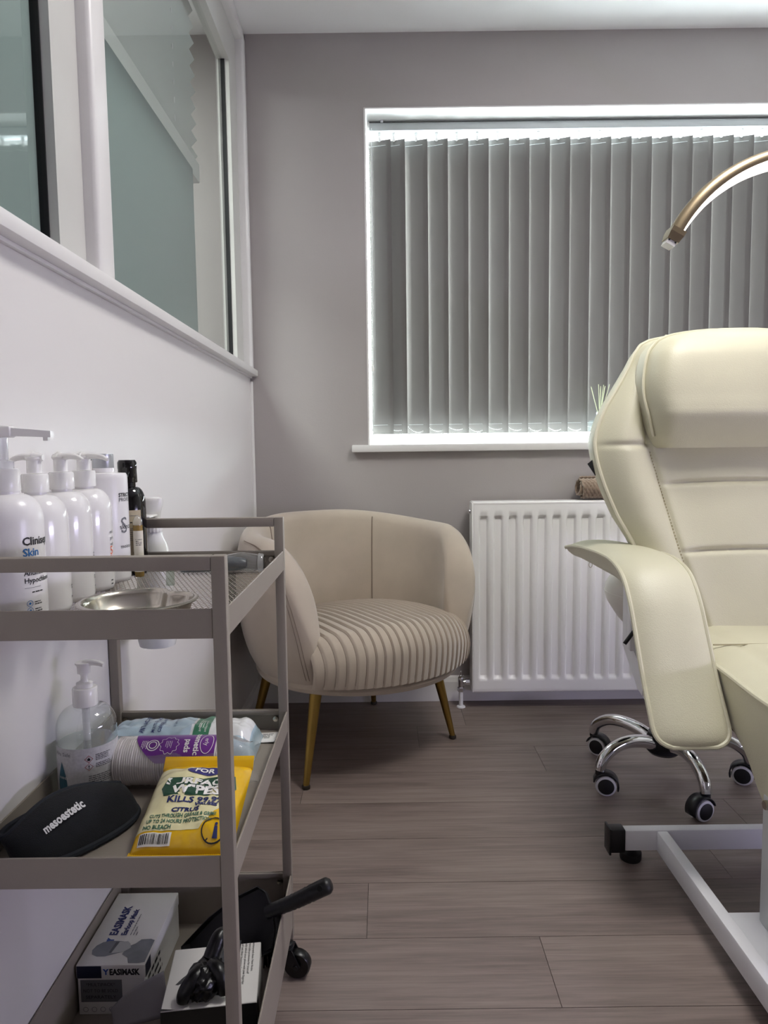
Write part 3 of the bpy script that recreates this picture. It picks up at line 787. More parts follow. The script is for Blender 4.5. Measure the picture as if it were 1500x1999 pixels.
# backrest
HW = [(0.440, 0.262), (0.60, 0.262), (0.66, 0.266), (0.74, 0.304), (0.83, 0.334), (0.906, 0.3455), (0.95, 0.335), (0.993, 0.314), (1.04, 0.283), (1.09, 0.252), (1.13, 0.231), (1.155, 0.212), (1.168, 0.185), (1.174, 0.15)]
def back_y(z): return 1.615 + (z - 0.47)*0.285
def pan_hw(z): return interp([(0.44, 0.120), (0.50, 0.130), (0.66, 0.175), (0.81, 0.205), (0.92, 0.228), (1.2, 0.24)], z)
def back_relief(u, z):
    hw = sinterp(HW, z); x = abs(u*hw); ph = pan_hw(z)
    edge = 1 - abs(u)**7                       # rounding to the piped edge
    bol = 0.050*math.exp(-((x - (ph+hw)/2 - 0.01)/0.075)**2)   # side bolster
    pan = 0.026*math.cos(min(1, x/ph)*PI/2)**0.7 if x < ph else 0.0
    gz = 0.0
    for zs_ in (0.655, 0.812):
        sag = zs_ - 0.018*(1-(x/max(ph, .01))**2) * (-1 if True else 1)*0.4
        gz += math.exp(-((z - sag)/0.006)**2)
    groove = 0.011*gz*(1 if x < ph else 0) * (1 - (x/ph)**8 if x < ph else 0)
    gs = 0.009*math.exp(-((x - ph)/0.008)**2)
    gw = 0.010*math.exp(-((z - 0.912 - 0.006*u)/0.007)**2)*(1 if x > ph else 0)*edge
    return -(bol*edge + pan*edge + 0.012*edge - groove*edge - gs*edge - gw)
zs = [0.440 + (1.174-0.440)*i/200 for i in range(201)]
g = G(); rings = []
for z in zs:
    hw = sinterp(HW, z); yb = back_y(z)
    rings.append(rring(hw, yb, yb + 0.085 - 0.03*sstep(1.05, 1.174, z) - 0.03*(1 - sstep(0.55, 0.75, z)), z, lambda u: back_relief(u, z), 144, 10))
g.loft(rings)
wpart('backrest', g, M_leather, tc_, angle=60)
for s in (-1, 1):
    p = [(CX + s*(sinterp(HW, z) + 0.0005), back_y(z) - 0.002, z) for z in zs]
    wpart('piping', G().tube(p, 0.0052, 8), M_leather, tc_)
    # stitched seam
    g = G()
    z = 0.49
    while z < 0.89:
        x = pan_hw(z); u = x/sinterp(HW, z)
        y = back_y(z) + back_relief(u, z)
        g.box(CX + s*x - 0.0008, CX + s*x + 0.0008, y - 0.0024, y + 0.002, z, z + 0.0042)
        z += 0.0072
    tag(wpart('stitching', g, mat('stitch_tan', 'a89f7e', 0.7), tc_, smooth=False), kind='stuff')
p = [(CX + sinterp(HW, 1.174)*(-1 + 2*i/12), back_y(1.174) - 0.002, 1.1765) for i in range(13)]
wpart('piping', G().tube(p, 0.0052, 8), M_leather, tc_)
wpart('care_label', G().add([(0.511, 1.78, 0.861), (0.526, 1.78, 0.873), (0.548, 1.78, 0.845), (0.531, 1.78, 0.831)], [(0, 1, 2, 3)]), mat('grey_label', '46484c', 0.7), tc_, smooth=False, solid=0.0006)
# head pillow
PHW = [(0.898, 0.205), (0.905, 0.214), (0.93, 0.226), (0.97, 0.236), (1.02, 0.245), (1.06, 0.244), (1.10, 0.236), (1.13, 0.224), (1.155, 0.200), (1.170, 0.165), (1.180, 0.11), (1.184, 0.06)]
def pil_f(z): return sinterp([(0.898, 1.668), (0.925, 1.650), (0.955, 1.634), (0.976, 1.626), (0.986, 1.6265), (1.02, 1.634), (1.07, 1.645), (1.12, 1.660), (1.155, 1.682), (1.172, 1.706), (1.184, 1.735)], z)
g = G(); rings = []
pz = [0.898, 0.901, 0.906] + [0.912 + (1.150-0.912)*i/34 for i in range(35)] + [1.155, 1.161, 1.167, 1.172, 1.177, 1.181, 1.184]
for z in pz:
    hw = sinterp(PHW, z); yf = pil_f(z); yb = max(back_y(z) - 0.030, yf + 0.02)
    d = yb - yf
    rings.append(rring(hw, yf, yb, z, lambda u: d*0.90*abs(u)**16 + d*0.10*u*u - 0.004*(1-u*u)*math.sin((z-0.9)/0.28*PI), 64, 10))
g.loft(rings)
hp = wpart('head_pillow', g, M_leather, tc_, angle=55)
pip = []
for s in (-1, 1):
    p = [(CX + s*(sinterp(PHW, z)*0.985), pil_f(z) + (max(back_y(z)-0.03, pil_f(z)+0.02) - pil_f(z))*0.62, z) for z in pz if z > 0.92]
    pip.append(p)
wpart('piping', G().tube(pip[0] + pip[1][::-1], 0.0042, 8), M_leather, hp)

# arms: waterfall pads swept along a path in the side plane
def arm(s):
    path = smooth_path([(0, 1.945, 0.628), (0, 1.86, 0.643), (0, 1.74, 0.652), (0, 1.62, 0.656), (0, 1.54, 0.652), (0, 1.475, 0.632), (0, 1.430, 0.590), (0, 1.395, 0.535), (0, 1.345, 0.450), (0, 1.300, 0.385), (0, 1.272, 0.345)], 7)
    n = len(path); rings = []; edge0 = []; edge1 = []
    x0, x1 = (0.500, 0.643)
    for i, p in enumerate(path):
        t = (path[min(i+1, n-1)] - path[max(i-1, 0)]).normalized()
        nrm = Vector((0, -t.z, t.y)); 
        if nrm.z < 0 and nrm.y > 0: nrm = -nrm
        if abs(nrm.z) > 0.3 and nrm.z < 0: nrm = -nrm
        if nrm.y > 0 and nrm.z < 0.8: nrm = -nrm if nrm.z < 0 else nrm
        q = i/(n-1)
        e = min(1, math.sqrt(max(0.0, 1-(1-min(1, q/0.10))**2)))*min(1, math.sqrt(max(0.0, 1-(1-min(1, (1-q)/0.085))**2)))
        ee = max(0.30, e)
        xc = (x0+x1)/2; hw = (x1-x0)/2*(0.80 + 0.20*sstep(0, 0.35, q)) * (0.40 + 0.60*ee)
        if q < 0.5: xc = x0 + hw if q > 0.1 else x0 + hw
        if q > 0.9: xc = (x0+x1)/2
        th = 0.050*(0.55 + 0.45*sstep(0, 0.3, q)) ; cr = 0.016
        ring = []
        N = 18
        for j in range(N+1):        # upper crowned face
            u = -1 + 2*j/N
            ring.append(Vector((xc + u*hw, 0, 0)) + nrm*(cr*(1-abs(u)**3.0)*ee) + Vector((0, p.y, p.z)))
        for j in range(N+1):        # lower face
            u = 1 - 2*j/N
            ring.append(Vector((xc + u*(hw-0.004), 0, 0)) - nrm*(th*(1-abs(u)**9)*ee*0.9 + 0.004) + Vector((0, p.y, p.z)))
        edge0.append(ring[0].copy()); edge1.append(ring[N].copy())
        rings.append(ring)
    mir = (lambda v: (v.x, v.y, v.z)) if s < 0 else (lambda v: (2*CX - v.x, v.y, v.z))
    g = G(); g.loft([[mir(v) for v in r] for r in rings])
    a = wpart('armrest', g, M_leather, tc_, angle=60)
    loop = edge0 + edge1[::-1]
    wpart('piping', G().tube([mir(v) for v in loop], 0.0048, 8, closed=True), M_leather, a)
    return a
a1 = arm(-1); arm(1)
wpart('hook', G().tube([(0.528 + 0.004*math.sin(2*PI*i/14), 1.80, 0.602 + 0.007*math.cos(2*PI*i/14)) for i in range(14)], 0.0008, 5, closed=True), M_steel, a1)
for s in (-1, 1):
    mx = (lambda x: x) if s < 0 else (lambda x: 2*CX - x)
    g = G(); g.prism([(1.60, 0.585), (1.50, 0.575), (1.40, 0.44), (1.37, 0.35), (1.50, 0.38), (1.60, 0.45)], min(mx(0.545), mx(0.552)), max(mx(0.545), mx(0.552)), 'X')
    wpart('arm_bracket', g, M_whitem, tc_, smooth=False)
    g = G(); g.box(min(mx(0.512), mx(0.545)), max(mx(0.512), mx(0.545)), 1.455, 1.475, 0.475, 0.575, 0.002); wpart('arm_hinge_plate', g, M_whitem, tc_)
    g = G(); g.prism([(1.47, 0.478), (1.47, 0.428), (1.41, 0.395), (1.40, 0.44)], min(mx(0.522), mx(0.548)), max(mx(0.522), mx(0.548)), 'X'); wpart('arm_hinge_plate', g, M_whitem, tc_, smooth=False)
    g = G(); g.tube([(mx(0.540), 1.46, 0.528), (mx(0.520), 1.455, 0.519), (mx(0.499), 1.452, 0.492)], 0.0042, 8); wpart('lever', g, M_blackp, tc_)

# seat and leg rest: side profile extruded with softened edges
def pad(name, prof_top, prof_bot, x0, x1, crown=0.012):
    g = G(); rings = []; N = 26
    for (ty, tz), (by, bz) in zip(prof_top, prof_bot):
        ring = []
        for j in range(N+1):
            u = -1 + 2*j/N; e = 1 - abs(u)**6
            gr = 0.007*math.exp(-((abs(u)-0.60)/0.03)**2)
            ring.append(((x0+x1)/2 + u*(x1-x0)/2, ty, tz - 0.012 + (0.012 + crown)*e - gr))
        for j in range(N+1):
            u = 1 - 2*j/N
            ring.append(((x0+x1)/2 + u*((x1-x0)/2 - 0.004), by, bz))
        rings.append(ring)
    g.loft(rings)
    return wpart(name, g, M_leather, tc_, angle=50)
top = smooth_path([(1.63, 0.483, 0), (1.55, 0.480, 0), (1.45, 0.482, 0), (1.34, 0.480, 0), (1.22, 0.473, 0), (1.08, 0.470, 0), (0.92, 0.455, 0), (0.80, 0.40, 0)], 5)
bot = smooth_path([(1.60, 0.400, 0), (1.52, 0.390, 0), (1.43, 0.385, 0), (1.34, 0.380, 0), (1.255, 0.345, 0), (1.19, 0.285, 0), (1.10, 0.24, 0), (0.90, 0.24, 0)], 5)
seat = pad('seat', [(p.x, p.y) for p in top], [(p.x, p.y) for p in bot], 0.650, 2*CX-0.650)
for xx in (0.651, 2*CX-0.651):
    wpart('piping', G().tube([(xx, p.x, p.y - 0.012) for p in top], 0.0052, 8), M_leather, seat)
p = [(CX - 0.185 + 0.37*i/12, 1.435, 0.4925) for i in range(13)]
wpart('seat_seam', G().tube(p, 0.0018, 6), mat('seam_cream_dark', 'a8a083', 0.7), seat)
wpart('seat_board', G().box(0.672, 2*CX-0.672, 1.26, 1.58, 0.350, 0.392), mat('brown_board', '6f6253', 0.7, var=0.1, vscale=30), tc_, smooth=False)

# steel base
bt, bb = 0.0785, 0.0325
wpart('rear_bar', G().box(0.511, 2*CX-0.511, 1.462, 1.486, bb, bt, 0.003), M_whitem, tc_)
wpart('front_bar', G().box(0.511, 2*CX-0.511, 0.70, 0.728, bb, bt, 0.003), M_whitem, tc_)
for s in (-1, 1):
    mx = (lambda x: x) if s < 0 else (lambda x: 2*CX - x)
    x0, x1 = sorted((mx(0.5785), mx(0.6020)))
    wpart('side_bar', G().box(x0, x1, 0.729, 1.461, bb, bt-0.0005, 0.003), M_whitem, tc_)
    for yb_ in (1.462, 0.70):
        x0, x1 = sorted((mx(0.478), mx(0.5115)))
        g = G(); g.box(x0, x1, yb_-0.003, yb_+0.027, bb-0.003, bt+0.003, 0.003)
        xe, xf = sorted((mx(0.4755), mx(0.480))); g.box(xe, xf, yb_-0.006, yb_+0.030, bb-0.006, bt+0.006, 0.001)
        wpart('end_cap', g, M_blackp, tc_)
        wpart('levelling_foot', G().lathe([(0, 0), (0.021, 0), (0.023, 0.004), (0.023, 0.018), (0.012, 0.022), (0.008, 0.034), (0, 0.034)], (mx(0.5325), yb_+0.026, 0), 22), M_rubber, tc_)
wpart('base_plate', G().box(0.6024, 2*CX-0.6024, 0.92, 1.208, 0.055, 0.066, 0.002), M_whitem, tc_)
wpart('lift_column', G().box(0.652, 2*CX-0.652, 1.02, 1.185, 0.066, 0.30, 0.004), mat('grey_white_steel', 'cfd2d3', 0.3), tc_)
wpart('lift_head', G().box(0.70, 2*CX-0.70, 1.06, 1.26, 0.26, 0.385, 0.004), M_whitem, tc_)
wpart('bolt', G().cyl((0.644, 1.165, 0.288), (0.653, 1.165, 0.288), 0.008, n=6), M_steel, tc_, smooth=False)
# ------------------------------------------------------------------ trolley
TX0, TX1, TY0, TY1 = -0.4590, -0.1650, 0.7250, 1.1650
PT = 0.0150
tr = thing('trolley', 'taupe metal three-tier trolley beside the left partition', 'trolley', ((TX0+TX1)/2, (TY0+TY1)/2, 0))
for x in (TX0, TX1-PT):
    for y in (TY0, TY1-PT):
        wpart('post', G().box(x, x+PT, y, y+PT, 0.066, 0.794, 0.0015), M_taupe, tr)
for y in (TY0, TY1-PT):
    wpart('handle_rail', G().box(TX0+PT, TX1-PT, y, y+PT, 0.779, 0.794, 0.0015), M_taupe, tr)
TH = 0.0014
def tray(name, zb, zt, solid=True):
    g = G()
    if solid: g.box(TX0+0.002, TX1-0.002, TY0+0.002, TY1-0.002, zb, zb+TH)
    else:
        for (a, b, c, d) in ((TX0+0.002, TX1-0.002, TY0+0.002, TY0+0.014), (TX0+0.002, TX1-0.002, TY1-0.014, TY1-0.002), (TX0+0.002, TX0+0.014, TY0+0.0145, TY1-0.0145), (TX1-0.014, TX1-0.002, TY0+0.0145, TY1-0.0145)):
            g.box(a, b, c, d, zb, zb+TH)
    t = wpart(name, g, M_taupe, tr, smooth=False)
    for nm, b in (('front_rim', (TX0+PT, TX1-PT, TY0+0.001, TY0+0.004)), ('back_rim', (TX0+PT, TX1-PT, TY1-0.004, TY1-0.001)), ('side_rim', (TX0+0.0005, TX0+0.0030, TY0+PT, TY1-PT)), ('side_rim', (TX1-0.0030, TX1-0.0005, TY0+PT, TY1-PT))):
        wpart(nm, G().box(b[0], b[1], b[2], b[3], zb, zt, 0.0006, 1), M_taupe, t, smooth=False)
    # folded lips
    for b in ((TX0+PT, TX1-PT, TY1-0.0095, TY1-0.0035), ):
        wpart('rim_lip', G().box(b[0], b[1], b[2], b[3], zt-0.0085, zt-0.0005, 0.001), M_taupe, t)
    # screws at the rear corners
    for x in (TX0+PT+0.006, TX1-PT-0.006):
        s = wpart('screw', G().lathe([(0, 0), (0.0052, 0), (0.0046, 0.0022), (0, 0.003)], n=14).xf(Matrix.Translation((x, TY1-0.0095, zt-0.014)) @ Matrix.Rotation(PI/2, 4, 'X')), M_steel, t)
    return t
t1 = tray('top_tray', 0.7070, 0.7385, False)
t2 = tray('middle_tray', 0.4345, 0.4690)
t3 = tray('bottom_tray', 0.0880, 0.1820)
# expanded metal floor of the top tray
g = G(); x0, x1, y0, y1 = TX0+0.010, TX1-0.010, TY0+0.010, TY1-0.010
sp = 0.0165; slope = 2.3
def bar(p, q, w, z, h):
    d = Vector((q[0]-p[0], q[1]-p[1])); 
    if d.length < 1e-4: return
    d.normalize(); n = Vector((-d.y, d.x))*w/2
    a = [(p[0]+n.x, p[1]+n.y), (p[0]-n.x, p[1]-n.y), (q[0]-n.x, q[1]-n.y), (q[0]+n.x, q[1]+n.y)]
    g.loft([[(u, v, z) for u, v in a], [(u, v, z+h) for u, v in a]])
for s in (1, -1):
    k = -70
    while k < 110:
        c = k*sp; k += 1
        # y = y0 + c + s*slope*(x-x0)
        pts = []
        for xx in (x0, x1):
            pts.append((xx, y0 + c + s*slope*(xx-x0)))
        (ax, ay), (bx, by) = pts
        # clip to the tray in y
        def at(yv): return ax + (yv-ay)/(by-ay)*(bx-ax)
        lo, hi = min(ay, by), max(ay, by)
        if hi < y0 or lo > y1: continue
        P_ = [(ax, ay), (bx, by)]
        P_ = [((at(clamp(y, y0, y1)), clamp(y, y0, y1)) if (y < y0 or y > y1) else (x, y)) for x, y in P_]
        bar(P_[0], P_[1], 0.0012, 0.7085 + (0.0003 if s > 0 else 0), 0.0005)
tag(wpart('mesh_floor', g, M_taupe, t1, smooth=False), 'taupe expanded metal mesh', kind='stuff')
# castors
def tcastor(x, y, a):
    c = wpart('castor', G().lathe([(0, 0.052), (0.012, 0.052), (0.012, 0.060), (0.007, 0.062), (0.005, 0.0665), (0, 0.0665)], (x, y, 0), 16), M_blackp, tr)
    R_ = Matrix.Translation((x, y, 0)) @ Matrix.Rotation(a, 4, 'Z')
    f = G(); f.prism([(-0.012, 0.053), (0.012, 0.053), (0.026, 0.024), (0.020, 0.017), (0.008, 0.024), (-0.012, 0.045)], -0.0125, -0.0105, 'Y'); f.prism([(-0.012, 0.053), (0.012, 0.053), (0.026, 0.024), (0.020, 0.017), (0.008, 0.024), (-0.012, 0.045)], 0.0105, 0.0125, 'Y')
    f.box(-0.012, 0.012, -0.0125, 0.0125, 0.050, 0.054)
    wpart('fork', f.xf(R_), M_blackp, c, smooth=False)
    Mw = R_ @ Matrix.Translation((0.0185, 0, 0.0235)) @ Matrix.Rotation(PI/2, 4, 'X')
    w = wpart('wheel', G().lathe([(0, -0.007), (0.018, -0.009), (0.021, -0.0095), (0.0235, -0.006), (0.0235, 0.006), (0.021, 0.0095), (0.018, 0.009), (0, 0.007)], n=32).xf(Mw), mat('dark_wheel', '0d0d0f', 0.3), c)
    wpart('axle', G().lathe([(0, -0.0145), (0.004, -0.0145), (0.004, 0.0145), (0, 0.0145)], n=12).xf(Mw), M_blackp, w)
for x, y, a in ((TX1-0.012, TY1-0.012, math.radians(-8)), (TX0+0.012, TY1-0.012, math.radians(30)), (TX1-0.012, TY0+0.012, math.radians(200)), (TX0+0.012, TY0+0.012, math.radians(160))):
    tcastor(x, y, a)
# ------------------------------------------------------------------ things on the top tray
Z1, Z2, Z3 = 0.7096, 0.4362, 0.0897
M_bottle = mat('white_bottle', 'eceaea', 0.16, coat=0.3)
M_bottle2 = mat('white_bottle_satin', 'e9e7e8', 0.26)
M_silver = mat('silver_plastic', 'b9bcc0', 0.28, 0.55)
M_label_beige = mat('beige_label', 'b7ab92', 0.6, var=0.02, vscale=30)
M_orange = mat('orange_ink', 'e0683c', 0.5)
M_pink = mat('pink_ink', 'd67ab4', 0.5)
GRP = 'pump bottles in a row on the top tray'
def collar(parent, z0, z1, r, m, n=40, ribs=0.0005):
    g = G(); rings = []
    for z, k in ((z0, 0.98), (z0+0.0012, 1.0), (z1-0.0015, 0.985), (z1, 0.93)):
        rings.append([((r*k + (ribs if j % 2 else 0))*math.cos(2*PI*j/n), (r*k + (ribs if j % 2 else 0))*math.sin(2*PI*j/n), z) for j in range(n)])
    rings.append([(0.3*r*math.cos(2*PI*j/n), 0.3*r*math.sin(2*PI*j/n), z1) for j in range(n)])
    g.loft(rings); return part('collar', g, m, parent)
def body_prof(r, h, sh, neck, nz):
    """base bevel, straight wall, domed shoulder, neck"""
    p = [(0, 0), (r*0.86, 0), (r*0.95, 0.002), (r, 0.008), (r, h)]
    for i in range(1, 9):
        t = i/8*PI/2
        p.append((neck + (r-neck)*math.cos(t)**0.9, h + sh*math.sin(t)))
    p += [(neck, nz), (0, nz)]
    return p
def spout_head(parent, z, ang, L, m, droop=0.004, w=0.0052):
    hd = part('pump_head', G().lathe([(0, z-0.018), (0.0088, z-0.018), (0.0088, z-0.003), (0.0105, z-0.001), (0.0105, z+0.001), (0, z+0.002)], n=20), m, parent)
    c, s = math.cos(ang), math.sin(ang)
    pth = smooth_path([(0, 0, z), (L*0.35*c, L*0.35*s, z+0.0015), (L*0.75*c, L*0.75*s, z), (L*c, L*s, z-droop)], 6)
    part('spout', G().tube(pth, lambda t: w*(1-0.5*t), 10, sx=1.0), m, hd)
    cc = (-0.012*c, -0.012*s, z+0.0005)
    part('thumb_rest', G().tube([(0, 0, z+0.0005), cc], lambda t: 0.0075*(1-0.5*t), 10), m, hd)
    return hd

# large antiseptic bottle
b = thing('pump_bottle', 'white Clinisept skin cleanser bottle with long pump spout, nearest the camera', 'bottle', (-0.4175, 0.7815, Z1), group=GRP)
b['label'] = 'white skin cleanser bottle with long flat pump spout and blue icons, nearest the camera'
r = 0.0372
part('body', G().lathe(body_prof(r, 0.118, 0.030, 0.0145, 0.152), n=48), M_bottle2, b, angle=50)
collar(b, 0.151, 0.176, 0.0155, M_white)
part('ratchet_stem', G().lathe([(0, 0.175), (0.0105, 0.175), (0.0105, 0.184), (0.0055, 0.186), (0.0055, 0.212), (0, 0.212)], n=16), clear_mat('clear_plastic', (0.95, 0.96, 0.98), refl=1.8, haze=0.35, haze_col=(0.9, 0.9, 0.95)), b)
hd = part('pump_head', G().box(-0.012, 0.013, -0.0085, 0.0085, 0.210, 0.223, 0.003), M_white, b)
hd_g = G().loft([[(0.010, -0.0055, 0.2115), (0.010, 0.0055, 0.2115), (0.010, 0.0055, 0.2205), (0.010, -0.0055, 0.2205)], [(0.055, -0.004, 0.2095), (0.055, 0.004, 0.2095), (0.055, 0.004, 0.2165), (0.055, -0.004, 0.2165)]])
hd_g.box(0.046, 0.051, -0.0025, 0.0025, 0.206, 0.211)
part('spout', hd_g, M_white, hd, smooth=False)
a0 = math.radians(-41); fn = on_cyl(r, a0, 0.0)
pr_text(b, fn, 'Clinisept', 0.0122, M_ink, dy=0.0935, bold=0.0003)
pr_text(b, fn, 'Skin', 0.0118, M_blueink, dy=0.0815, bold=0.00025)
for i, t in enumerate(('Cleansing', 'Antimicrobial', 'Hypochlorous')): pr_text(b, fn, t, 0.0078, M_ink, dy=0.0685 - i*0.0082, bold=0.00012)
pr_rect(b, fn, 0, 0.02, 0.0465, 0.0469, M_greyink, 'rule', nu=6)
pr_lines(b, fn, 0.008, 0.024, 0.041, 0.003, 1, 0.0012, M_ink)
for i in range(5):
    yy = 0.0295 - i*0.0078
    if yy < 0.005: break
    ring2(b, fn, 0.005, yy, 0.0030, 0.0005, M_blueink, 'icon')
    pr_poly(b, fn, circle2(0.005, yy, 0.0014, 6), M_blueink, 'icon')
    pr_lines(b, fn, 0.0105, 0.022, yy+0.0005, 0.0024, 2, 0.0010, M_ink)

# three plain pump bottles
def plain_pump(x, y, label, sp_ang, L, h=0.185):
    b = thing('pump_bottle', label, 'bottle', (x, y, Z1), group=GRP)
    part('body', G().lathe(body_prof(0.0348, 0.112, 0.031, 0.0125, 0.148), n=48), M_bottle, b, angle=50)
    collar(b, 0.146, 0.168, 0.0150, M_white)
    spout_head(b, 0.187, sp_ang, L, M_white)
    return b
b2 = plain_pump(-0.4195, 0.8540, 'plain white pump bottle standing right behind the large cleanser bottle', math.radians(175), 0.030)
b3 = plain_pump(-0.4195, 0.9240, 'white pump bottle in the middle of three plain ones, thin spout turned right', math.radians(-25), 0.040)
b4 = plain_pump(-0.4195, 0.9940, 'white pump bottle with orange figure 5 beside the silver-capped bottle', math.radians(-20), 0.042)
for q, m in ((b2, M_ink), (b3, M_ink)):
    fn = on_cyl(0.0348, math.radians(14), 0.0)
    for zz in (0.060, 0.056, 0.030, 0.027, 0.016): pr_rect(q, fn, -0.002, 0.004, zz, zz+0.0018, m, 'small_print')
fn = on_cyl(0.0348, math.radians(-9), 0.0)
for i, t in enumerate(('mil', 'pro', 'wit')): pr_text(b4, fn, t, 0.0075, M_greyink, dy=0.0795 - i*0.0085)
pr_text(b4, fn, '5', 0.0165, M_orange, dy=0.0505, dx=-0.001)
pr_rect(b4, fn, -0.001, 0.006, 0.0485, 0.0490, M_orange)
pr_text(b4, fn, 'ml', 0.0075, M_ink, dy=0.040, bold=0.0002)
pr_poly(b4, fn, circle2(0.004, 0.031, 0.005, 16), M_orange)
for zz in (0.013, 0.008): pr_rect(b4, fn, -0.001, 0.004, zz, zz+0.0016, M_ink, 'small_print')

# silver capped moisturiser
b = thing('moisturiser_bottle', 'straight white moisturiser bottle with silver flip cap and grey script S', 'bottle', (-0.4195, 1.0630, Z1))
r = 0.0338
part('body', G().lathe([(0, 0), (r*0.9, 0), (r*0.97, 0.002), (r, 0.007), (r, 0.154), (r*0.985, 0.159), (r*0.93, 0.1622), (0.016, 0.1632), (0.0155, 0.170), (0, 0.170)], n=48), M_bottle2, b, angle=40)
cp = part('flip_cap', G().lathe([(0, 0.1695), (0.0150, 0.1695), (0.0155, 0.1705), (0.0152, 0.190), (0.0142, 0.1912), (0, 0.1915)], n=32), M_silver, b)
part('cap_slot', G().box(-0.016, -0.001, -0.0045, 0.0045, 0.1815, 0.1835), M_greyink, cp, smooth=False)
a0 = math.radians(-33.5); fn = on_cyl(r, a0, 0.0)
pr_text(b, fn, 'STRICTLY', 0.0078, M_ink, dy=0.1275, bold=0.00025)
pr_text(b, fn, 'PROFESSIONAL', 0.0078, M_ink, dy=0.1205)
pr_text(b, fn, 'S', 0.034, M_greyink, dy=0.0735, dx=0.001, width=0.0125)
pr_text(b, fn, 'skincare', 0.0108, M_ink, dy=0.0795, dx=0.0)
pr_text(b, fn, 'moisturiser', 0.0082, M_ink, dy=0.0510)
pr_rect(b, fn, 0.0, 0.022, 0.0225, 0.0275, M_pink, 'stripe', nu=8)
pr_text(b, fn, 'Paraben free', 0.0058, M_greyink, dy=0.0160)

# black bottle
b = thing('oil_bottle', 'tall glossy black bottle with beige label and black cap', 'bottle', (-0.4050, 1.1225, Z1))
M_blackglass = mat('glossy_black', '0b0a0c', 0.06, coat=0.4)
r = 0.0262
part('body', G().lathe(body_prof(r, 0.110, 0.029, 0.0118, 0.147), n=48), M_blackglass, b, angle=50)
part('cap', G().lathe([(0, 0.1455), (0.0142, 0.1455), (0.0148, 0.147), (0.0142, 0.166), (0.0146, 0.168), (0.0146, 0.177), (0.0125, 0.181), (0, 0.1815)], n=32), M_blackglass, b)
fn = on_cyl(r, math.radians(-70), 0.0, 0.0004)
lb = pr_rect(b, fn, -0.018, 0.0185, 0.014, 0.103, M_label_beige, 'label_sticker', nu=16)
fn = on_cyl(r, math.radians(-70), 0.0, 0.0007)
pr_lines(b, fn, -0.004, 0.014, 0.094, 0.004, 1, 0.0010, M_greyink)
pr_lines(b, fn, -0.012, 0.010, 0.083, 0.004, 1, 0.0018, M_ink)
pr_lines(b, fn, -0.014, 0.014, 0.074, 0.0030, 7, 0.0009, M_greyink)
ring2(b, fn, 0.010, 0.036, 0.0055, 0.0008, M_ink)
pr_rect(b, fn, 0.0085, 0.0175, 0.002, 0.028, M_paper, 'barcode_sticker', nu=4)
fn = on_cyl(r, math.radians(-70), 0.0, 0.0010)
for i in range(9): pr_rect(b, fn, 0.0095, 0.0135, 0.004 + i*0.0025, 0.0054 + i*0.0025, M_ink, 'barcode_bar')
# amber vial
b = thing('ampoule_vial', 'thin glass vial of amber oil with white label in front of the black bottle', 'vial', (-0.3825, 1.0950, Z1))
M_amber = mat('amber_oil', 'a98d4e', 0.15, trans=0.35, ior=1.4)
r = 0.0072
part('glass', G().lathe([(0, 0.080), (r, 0.080), (r, 0.086), (r*0.8, 0.091), (r*0.4, 0.0945), (0, 0.0955)], n=20), clear_mat('vial_glass', (0.92, 0.92, 0.88), refl=2.0, haze=0.2), b)
part('oil', G().lathe([(0, 0), (r*0.9, 0), (r, 0.002), (r, 0.0805), (0, 0.0805)], n=20), M_amber, b)
fn = on_cyl(r, math.radians(-70), 0.0)
pr_rect(b, fn, -0.010, 0.010, 0.008, 0.072, mat('cream_label', 'e4dfcf', 0.6), 'label_sticker', nu=14)
fn = on_cyl(r, math.radians(-70), 0.0, 0.0005)
pr_lines(b, fn, -0.004, 0.006, 0.058, 0.0028, 4, 0.0010, M_ink)
pr_lines(b, fn, -0.004, 0.006, 0.026, 0.004, 4, 0.0010, M_ink)

# spray bottle hooked over the back rail
b = thing('spray_bottle', 'white trigger spray bottle hanging behind the top tray back rail', 'spray bottle', (-0.396, 1.2085, 0.567))
def er(z, a, c, n=32, dx=0.0): return [(dx + a*math.cos(2*PI*j/n), c*math.sin(2*PI*j/n), z) for j in range(n)]
part('body', G().loft([er(0, .024, .020), er(.002, .030, .026), (er(.012, .0325, .0285)), er(.060, .032, .028), er(.120, .030, .027), er(.160, .027, .026), er(.178, .0225, .0225), er(.192, .016, .016), er(.203, .0145, .0145)]), mat('white_milky_plastic', 'e6e6e6', 0.2), b, angle=50)
collar(b, 0.200, 0.220, 0.0160, M_white, 36, 0.0008)
h = part('trigger_head', G().loft([er(.218, .0125, .012), er(.226, .013, .011), er(.240, .0150, .0105, dx=.001), er(.251, .0175, .0105, dx=.001), er(.257, .017, .0095, dx=.001), er(.259, .013, .007)]), M_white, b, angle=50)
part('nozzle', G().box(-0.0235, -0.012, -0.006, 0.006, 0.243, 0.256, 0.001), M_white, h)
tg = smooth_path([(-0.010, -0.004, 0.243), (-0.017, -0.010, 0.232), (-0.0195, -0.014, 0.218), (-0.0215, -0.016, 0.204)], 6)
part('trigger', G().tube(tg, lambda t: 0.0055 - 0.002*t, 10), M_white, h)
part('rail_hook', G().box(-0.012, 0.012, -0.051, -0.009, 0.2275, 0.2305, 0.001), M_white, h)

